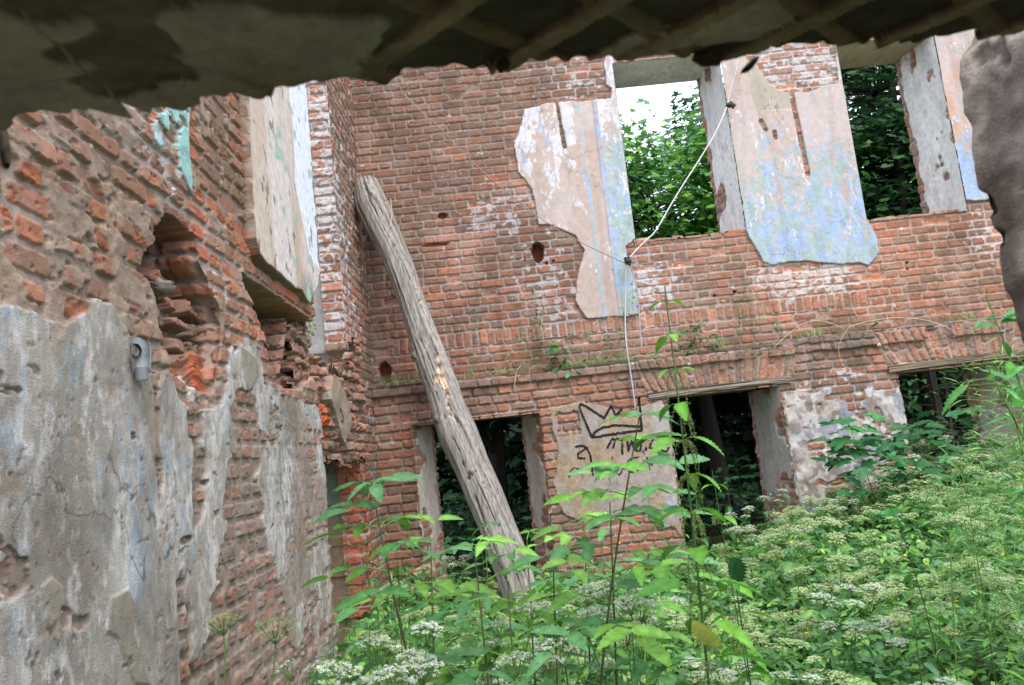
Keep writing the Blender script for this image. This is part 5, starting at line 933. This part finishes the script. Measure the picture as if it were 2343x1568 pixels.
# ================================================================= LOG
def make_log():
    t = thing('leaning_log', 'weathered grey tree trunk leaning from the herbs up into the wall corner', 'log', tuple(at(1195, 1400, 6.35)))
    Lp = [(808, 428, 862, 412), (814, 480, 884, 456), (836, 525, 903, 500), (864, 575, 926, 555), (893, 640, 950, 615), (918, 715, 975, 695), (942, 800, 1008, 780), (950, 830, 1022, 815), (975, 900, 1048, 880), (988, 950, 1065, 930), (1003, 1005, 1092, 985), (1040, 1080, 1118, 1055), (1066, 1140, 1150, 1130), (1100, 1220, 1180, 1205), (1120, 1280, 1205, 1270), (1145, 1345, 1225, 1340), (1165, 1420, 1245, 1410)]
    n0 = len(Lp); Cn = []; Rd = []
    for i, (a, b, c, d) in enumerate(Lp):
        Y = 7.36+(6.3-7.36)*(i/(n0-1)); p, q = at(a, b, Y), at(c, d, Y); Cn.append((p+q)/2); Rd.append(np.linalg.norm(q-p)/2*1.0)
    Cn = np.array(Cn); Rd = np.array(Rd); n = 420; tt = np.linspace(0, n0-1, n); cen_ = np.stack([np.interp(tt, range(n0), Cn[:, k]) for k in range(3)], -1); k_ = np.hanning(17); k_ /= k_.sum()
    pad = lambda v: np.concatenate([v[:1]+(v[:1]-v[1:9][::-1]), v, v[-1:]+(v[-1:]-v[-9:-1][::-1])])
    cen_ = np.stack([np.convolve(pad(cen_[:, k]), k_, 'valid') for k in range(3)], -1); rd = np.interp(tt, range(n0), Rd); rd = np.convolve(np.concatenate([np.full(8, rd[0]), rd, np.full(8, rd[-1])]), k_, 'valid')
    T = np.gradient(cen_, axis=0); T /= np.linalg.norm(T, axis=1, keepdims=True); a = np.cross(T, [0, 1, 0]); a /= np.linalg.norm(a, axis=1, keepdims=True); b = np.cross(T, a)
    m = 150; th = np.arange(m)/m*2*np.pi; s = np.concatenate([[0], np.cumsum(np.linalg.norm(np.diff(cen_, axis=0), axis=1))]); Sg, Tg = np.meshgrid(s, th, indexing='ij'); tw = Tg+.12*Sg
    cx, cy = np.cos(tw), np.sin(tw); f1 = fbm(cx*3+5, Sg*.8+cy*3, 1201, 4); 
    def ring(fr, sr, seed, o=3):                          # seamless noise around the trunk
        return .5*(fbm(cx*fr+9, Sg*sr+cy*fr*.7, seed, o)+fbm(cy*fr+3, Sg*sr-cx*fr*.7, seed+9, o))
    g = ring(7, 1.1, 1211, 4); fine = ring(22, 1.6, 1221, 3); crack = ss(.022, .0, np.abs(ring(3.2, .9, 1231, 3)-.5))*ss(.38, .5, ring(2, 1.2, 1241, 2)); crack2 = ss(.012, .0, np.abs(ring(6, 1.2, 1251, 3)-.5))*ss(.45, .55, ring(2, 2.2, 1261, 2))
    h = .024*(f1-.5)+.012*(g-.5)+.006*(fine-.5)-.026*crack-.012*crack2
    col = mix(srgb(146, 140, 134)*np.ones(h.shape+(3,)), srgb(118, 112, 106), ss(.42, .66, g)); col = mix(col, srgb(172, 168, 162), ss(.55, .7, fine)*.5); col = mix(col, srgb(50, 42, 38), np.clip(crack+crack2*.8, 0, 1)*.85)
    Vp = cen_[:, None]+(rd[:, None]+h)[..., None]*(a[:, None]*np.cos(th)[None, :, None]+b[:, None]*np.sin(th)[None, :, None])
    # torn pale scars and knots located where the photo shows them, on the camera side
    def near(x, y): 
        d = ray(x, y); d = d/np.linalg.norm(d); rel = Vp-EYE; al = rel@d; dist = np.linalg.norm(rel-al[..., None]*d, axis=-1); front = (Vp-cen_[:, None])@d < .02; return dist, front
    scar = np.zeros(h.shape)
    for (x, y, rx) in [(1003, 820, .028), (1006, 845, .035), (1000, 865, .04), (1012, 870, .04), (1016, 880, .035), (1022, 905, .022), (1026, 930, .02), (1030, 950, .018), (962, 690, .016), (953, 665, .010), (945, 630, .008), (882, 462, .012)]:
        d_, fr = near(x, y); scar = np.maximum(scar, ss(1.15, .7, d_/rx+.5*(fine-.5)*4)*fr)
    h2 = -scar*(.016+.016*(ring(14, 9, 1271)-.3)); col = mix(col, mix(srgb(212, 186, 160)*np.ones(3), srgb(160, 126, 98), ss(.42, .62, ring(16, 7, 1281))), scar*.95)
    for (x, y, rx, am) in [(944, 815, .04, .028), (938, 795, .03, .015), (1000, 960, .035, .02), (1078, 1080, .03, .02), (1072, 1095, .02, -.02), (1105, 1105, .012, -.02), (1088, 1078, .012, -.02), (902, 560, .02, .012)]:
        d_, fr = near(x, y); kk = ss(1.2, .1, d_/rx); h2 = h2+kk*am; col = mix(col, srgb(92, 80, 72), kk*.8*fr)
    d_, fr = near(893, 560); col = mix(col, srgb(120, 130, 70), ss(.09, .02, d_)*ss(.5, .62, ring(9, 4, 1291))*.7)
    Vp = Vp+h2[..., None]*(a[:, None]*np.cos(th)[None, :, None]+b[:, None]*np.sin(th)[None, :, None]); V = Vp.reshape(-1, 3); c = col.reshape(-1, 3); i = np.arange(n*m).reshape(n, m); p, q = i[:-1], i[1:]
    F = np.stack([p, np.roll(p, -1, 1), np.roll(q, -1, 1), q], -1).reshape(-1, 4); o = mesh_np('trunk', V, F, M_wood, c, True, t); local(o)
    # sawn upper end
    V = [cen_[0]-T[0]*.012]; cc = [srgb(150, 140, 128)]
    for rr in (.35, .7, 1.):
        for k in range(m): V.append(cen_[0]+(Vp[0, k]-cen_[0])*rr-T[0]*.012*(1-rr)); cc.append(srgb(150, 140, 128)*(.7+.5*random.random()))
    F = [(0, 1+k, 1+(k+1) % m, 0) for k in range(m)]; F3 = [(0, 1+k, 1+(k+1) % m) for k in range(m)]
    for rI in range(2):
        for k in range(m): A0 = 1+rI*m+k; A1 = 1+rI*m+(k+1) % m; F3 += [(A0, A0+m, A1+m), (A0, A1+m, A1)]
    o = mesh_np('sawn_end', V, F3, M_wood, np.array(cc), False, t); local(o)
    sp = wire('splinter', None, None, [(893, 455), (896, 490), (892, 520)], 7.05, .006, srgb(190, 170, 150), M_wood, parent=t); local(sp)
make_log()

# ================================================================= CABLES
GW = srgb(176, 172, 168)
wire('cable', 'long thin grey cable slanting across the bare brick of the back wall', 'cable', [(880, 150), (912, 196), (928, 222), (970, 262), (1010, 297), (1060, 350), (1110, 398), (1160, 440), (1230, 495), (1300, 540), (1370, 575), (1432, 604)], 7.44, .0048, srgb(140, 134, 130), M_wire)
wire('cable', 'white cable rising across the window opening from the lower insulator', 'cable', [(1438, 592), (1458, 570), (1478, 550), (1500, 528), (1528, 480), (1558, 430), (1598, 368), (1636, 305), (1662, 246)], 7.45, .0075, srgb(214, 212, 214), M_wire)
wire('cable', 'white cable going up to the ceiling edge above the upper insulator', 'cable', [(1664, 240), (1672, 200), (1684, 160), (1690, 130), (1697, 105)], 7.46, .0035, srgb(206, 204, 212), M_wire)
wire('cable', 'thick pale double cable hanging from the lower insulator down past the crown', 'cable', [(1430, 608), (1431, 660), (1430, 740), (1433, 790), (1440, 840), (1446, 880), (1453, 932)], [7.45, 7.46, 7.4, 7.34, 7.34, 7.34, 7.34], .007, srgb(180, 180, 190), M_wire)
wire('cable', 'thin cable hanging right of the thick one and ending at the ledge', 'cable', [(1440, 606), (1452, 640), (1460, 690), (1463, 740), (1468, 795)], [7.45, 7.47, 7.47, 7.44, 7.4], .006, srgb(160, 158, 160), M_wire)
def insul(x, y, Y, label, lobes):
    t = thing('insulator', label, 'insulator', tuple(at(x, y, Y))); 
    for (dx, dy, dz, r0) in lobes:
        a = Acc(); k = 9; pts = [(dx, dy, dz-r0+2*r0*j/k) for j in range(k+1)]; rad = [max(.001, r0*math.sin(math.pi*(j+.3)/(k+.6))*(1+.25*math.sin(j*2.2))) for j in range(k+1)]; a.tube(pts, rad, srgb(52, 56, 52), 10); a.build('porcelain_knob', M_metal, t, True)
    a = Acc(); a.tube([(0, .14, 0), (0, .05, .0), (0, -.01, -.01)], .006, srgb(70, 62, 54), 6); a.build('pin', M_metal, t, True)
insul(1436, 598, 7.45, 'dark insulator at the window corner where three cables meet', [(0, 0, 0, .038), (-.02, 0, .03, .018), (.012, 0, .035, .016), (.01, -.01, -.03, .02)])
insul(1668, 241, 7.46, 'dark knobbly insulator fixed on the blue plaster between the windows', [(0, 0, 0, .03), (.035, 0, -.008, .028), (.018, 0, .018, .022), (-.02, 0, -.005, .02), (.03, -.01, -.03, .018)])
def screw(x, y, Y): 
    t = thing('porcelain_insulator', 'small white knob on the brickwork between the lower windows', 'insulator', tuple(at(x, y, Y))); a = Acc(); a.tube([(0, .05, 0), (0, -.02, 0), (0, -.03, 0)], [.006, .018, .008], srgb(214, 210, 200), 10); a.build('knob', M_metal, t, True)
screw(2009, 791, 7.37)
# galvanised bracket on the left wall
q = onX(322, 800, XN+.05); br = thing('metal_bracket', 'bent grey sheet metal socket stuck in the left wall below the joist pocket', 'bracket', tuple(q)); a = Acc(); k = 14; ang = np.linspace(1.5, 5.7, k); V = []; 
for z_, r0 in ((-.065, .026), (-.03, .030), (.01, .030), (.035, .024)):
    for t_ in ang: V.append((math.sin(t_)*r0*1.0+.0, -math.cos(t_)*r0, z_+.01*math.sin(t_*2)))
F = []; 
for i in range(3):
    for j in range(k-1): p = i*k+j; F += [(p, p+1, p+k+1), (p, p+k+1, p+k)]
a.raw(V, F, srgb(150, 158, 166)); a.build('socket', M_metal, br, True); a = Acc(); a.tube([(0, 0, -.10), (0, 0, -.06)], [.02, .022], srgb(120, 124, 132), 8); a.build('stub_pipe', M_metal, br, True)
a = Acc(); a.tube([(-.06, .02, .0), (-.015, .0, .0)], [.024, .022], srgb(40, 36, 34), 10); a.build('dark_tube', M_metal, br, True)  # tube coloured near black to give the socket a dark hollow
# porcelain hooks at the door edge of the left wall
for (x, y) in [(755, 1040+15), (758, 1118)]:
    pass
# ================================================================= TREES BEYOND THE WALL
def make_tree(name, label, cx, cy, zb, trunk_h, crown, nleaf, seed, cols, leaf=(.10, .17), shell=.55):
    """crown: list of (dx,dy,dz,rx,ry,rz) lobes"""
    r = np.random.default_rng(seed); t = thing(name, label, 'tree', (cx, cy, zb)); tr = Acc(); top = np.array([r.normal(0, .2), r.normal(0, .2), trunk_h])
    P_ = stem_path((0, 0, 0), top, (r.normal(0, .12), r.normal(0, .12), 0), 14); tr.tube(P_, np.linspace(.16, .05, 14), G(40, 36, 32), 8); lv = Acc()
    for (dx, dy, dz, rx, ry, rz) in crown:
        c = np.array([dx, dy, dz]); b = P_[int(min(13, max(4, 13*dz/trunk_h*.7)))]; tr.tube(stem_path(b, c, (0, 0, .2), 8), np.linspace(.05, .015, 8), G(40, 36, 32), 5)
        n = int(nleaf*rx*ry*rz/sum(q[3]*q[4]*q[5] for q in crown)); nc = max(8, n//16); v = r.normal(0, 1, (nc, 3)); v /= np.linalg.norm(v, axis=1, keepdims=True); cc = c+v*(r.uniform(shell, 1, nc)**.6)[:, None]*[rx, ry, rz]
        for e in cc[::4]: tr.tube([c, (c+e)/2+r.normal(0, .1, 3), e], [.014, .009, .004], G(44, 40, 34), 3)
        k = r.integers(0, nc, n); p = cc[k]+r.normal(0, 1, (n, 3))*[.24, .24, .10]; cl = r.uniform(.75, 1.2, nc); out = (p-c)/[rx, ry, rz]
        az = r.uniform(0, 6.28, n); col = np.array(cols)[r.integers(0, len(cols), n)]*(cl[k]*r.uniform(.85, 1.15, n))[:, None]; lv.inst(T_maple, p, dirs(az, r.normal(-.35, .3, n)), np.stack([out[:, 0]*.4, out[:, 1]*.4-.25, np.ones(n)*1.0], -1)+r.normal(0, .3, (n, 3)), r.uniform(*leaf, n), col)
    tr.build('trunk', M_stem, t, True); lv.build('crown', M_leaf, t); return t
MC = [G(96, 150, 52), G(84, 138, 56), G(110, 164, 56), G(66, 122, 58), G(56, 108, 60)]
MD = [G(60, 112, 60), G(50, 98, 56), G(74, 124, 60), G(44, 88, 52)]
MS = [G(34, 66, 38), G(28, 58, 36), G(40, 74, 40), G(26, 50, 32)]  # leaf greens darkened so the shade under the trees is in the colour
make_tree('maple_tree', 'bright green maple filling the window left of the blue plaster, sky above it', 2.9, 11.2, -.1, 5.2, [(-.5, 0, 5.0, 1.3, 1.2, .85), (.75, .1, 5.7, .7, 1.2, 1.0), (-1.2, .3, 5.6, .7, 1.1, 1.0), (0, .2, 3.6, 2.0, 1.3, 1.1), (1.1, -.2, 4.6, 1.0, 1., 1.)], 15000, 501, MC)
make_tree('maple_tree', 'darker maple with dense layered leaves behind the right upper window', 5.9, 11.0, -.1, 6.5, [(0, 0, 6.4, 1.8, 1.4, 1.3), (-.3, 0, 5., 1.7, 1.4, 1.2), (.8, .2, 4.0, 1.8, 1.3, 1.1), (-.2, .5, 7.8, 1.6, 1.3, 1.0)], 16000, 503, MD)
make_tree('maple_tree', 'maple standing further back behind the gap between the two upper windows', 4.2, 14.0, -.3, 7, [(0, 0, 6.0, 2.2, 1.5, 1.6), (-1.5, 0, 4.6, 1.8, 1.5, 1.3), (1.8, 0, 5.2, 1.8, 1.5, 1.6), (1.5, .6, 7.6, 2.2, 1.5, 1.3), (0, 0, 3.5, 2.6, 1.5, 1.2)], 11000, 505, MD, (.14, .22))
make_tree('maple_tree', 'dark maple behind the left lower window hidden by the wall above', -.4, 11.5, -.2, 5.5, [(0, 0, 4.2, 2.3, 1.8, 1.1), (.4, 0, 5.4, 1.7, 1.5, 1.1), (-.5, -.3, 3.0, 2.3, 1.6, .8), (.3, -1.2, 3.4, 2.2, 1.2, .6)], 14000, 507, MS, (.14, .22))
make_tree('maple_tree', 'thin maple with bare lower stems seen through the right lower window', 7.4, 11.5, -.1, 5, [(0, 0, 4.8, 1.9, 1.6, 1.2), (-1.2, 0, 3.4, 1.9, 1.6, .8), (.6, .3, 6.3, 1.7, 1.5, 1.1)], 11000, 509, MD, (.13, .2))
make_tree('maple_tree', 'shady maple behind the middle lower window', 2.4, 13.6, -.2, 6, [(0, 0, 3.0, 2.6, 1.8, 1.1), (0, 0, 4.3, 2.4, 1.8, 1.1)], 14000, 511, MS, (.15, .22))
# the wood behind, too dense to tell trees apart
r = np.random.default_rng(77); n = 34000; a = Acc(); X = r.uniform(-16, 24, n); Y = 16+r.uniform(0, 3.0, n)+.03*(X-4)**2*0; h = 7.2+2.2*(fbm(X*.35, Y*.1, 1301, 3)-.5)*2; h = np.where((X > 1.2) & (X < 7.0), np.minimum(h, 6.3+.5*ss(4.6, 6.5, X)*4), h); Zp = r.uniform(-.3, 1, n)*h; Zp = np.where(Zp < -.3, r.uniform(0, 3, n), Zp)
a.inst(T_maple, np.stack([X, Y, Zp], -1), dirs(r.uniform(0, 6.28, n), r.normal(-.3, .3, n)), np.array([0, -.5, 1.])+r.normal(0, .35, (n, 3)), r.uniform(.3, .55, n), mix(np.array(MS)[r.integers(0, 4, n)], np.array(MD)[r.integers(0, 4, n)], ss(2.5, 4.5, Zp))*r.uniform(.7, 1.2, n)[:, None])  # low leaves take the darkened greens, shade painted in by height
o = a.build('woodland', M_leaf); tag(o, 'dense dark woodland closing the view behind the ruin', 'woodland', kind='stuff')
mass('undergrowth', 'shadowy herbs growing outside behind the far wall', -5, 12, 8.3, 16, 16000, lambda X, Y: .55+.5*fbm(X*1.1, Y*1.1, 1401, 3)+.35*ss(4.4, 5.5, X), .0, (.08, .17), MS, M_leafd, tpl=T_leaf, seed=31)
# saplings and herbs standing just outside the lower openings
sapling((-.72, 8.75, -.05), (-.58, 8.6, 1.25), 'maple seedling showing leaves at the left side of the left lower window', 40, .34, 71, .13)
sapling((.02, 8.9, -.05), (.06, 8.8, .95), 'maple seedling low behind the log in the left lower window', 30, .3, 73, .12)
sapling((1.75, 8.5, 0), (1.72, 8.4, 1.05), 'dark leafy seedling inside the middle lower window at its left', 34, .28, 75, .10)
sapling((2.25, 8.45, 0), (2.3, 8.35, 1.35), 'dark leafy shrub with pale buds inside the middle lower window', 46, .34, 77, .09)
sapling((4.4, 8.6, .1), (4.35, 8.5, 1.45), 'maple seedling outside the right lower window', 40, .4, 79, .13)
for i, (x, y, h) in enumerate([(5.05, 9.6, 3.6), (5.5, 10.2, 3.8), (4.6, 10.4, 3.5), (1.5, 10.5, 3.4), (.6, 10.2, 3.5)]):
    r = np.random.default_rng(i); t = thing('thin_tree', 'slender dark tree stem outside the lower windows', 'tree', (x, y, -.1), 'slender stems outside the lower windows'); a = Acc(); a.tube(stem_path((0, 0, 0), (r.normal(0, .4), 0, h), (.1, 0, 0), 12), np.linspace(.035, .015, 12), G(58, 52, 46), 6)
    for k in range(9): z_ = r.uniform(.8, h); az = r.uniform(0, 6.28); a.tube(stem_path((0, 0, z_), (math.cos(az)*.9, math.sin(az)*.5, z_+r.uniform(-.1, .5)), (0, 0, -.08), 6), np.linspace(.010, .003, 6), G(60, 54, 46), 4)
    a.build('trunk', M_stem, t, True); lv = Acc(); n = 160; az = r.uniform(0, 6.28, n); q = r.uniform(.1, .9, n); lv.inst(T_leaf, np.stack([np.cos(az)*q, np.sin(az)*q*.6, r.uniform(1.4, h+.3, n)], -1), dirs(az, r.normal(-.2, .3, n)), [0, -.3, 1]+r.normal(0, .3, (n, 3)), r.uniform(.07, .13, n), np.array(MD)[r.integers(0, 4, n)]); lv.build('crown', M_leafd, t)
for o in S.objects:
    if o.parent is None and o.name.split('.')[0] in ('ruined_wall', 'room_wall', 'wall_pier', 'broken_ceiling'): o['kind'] = 'thing'
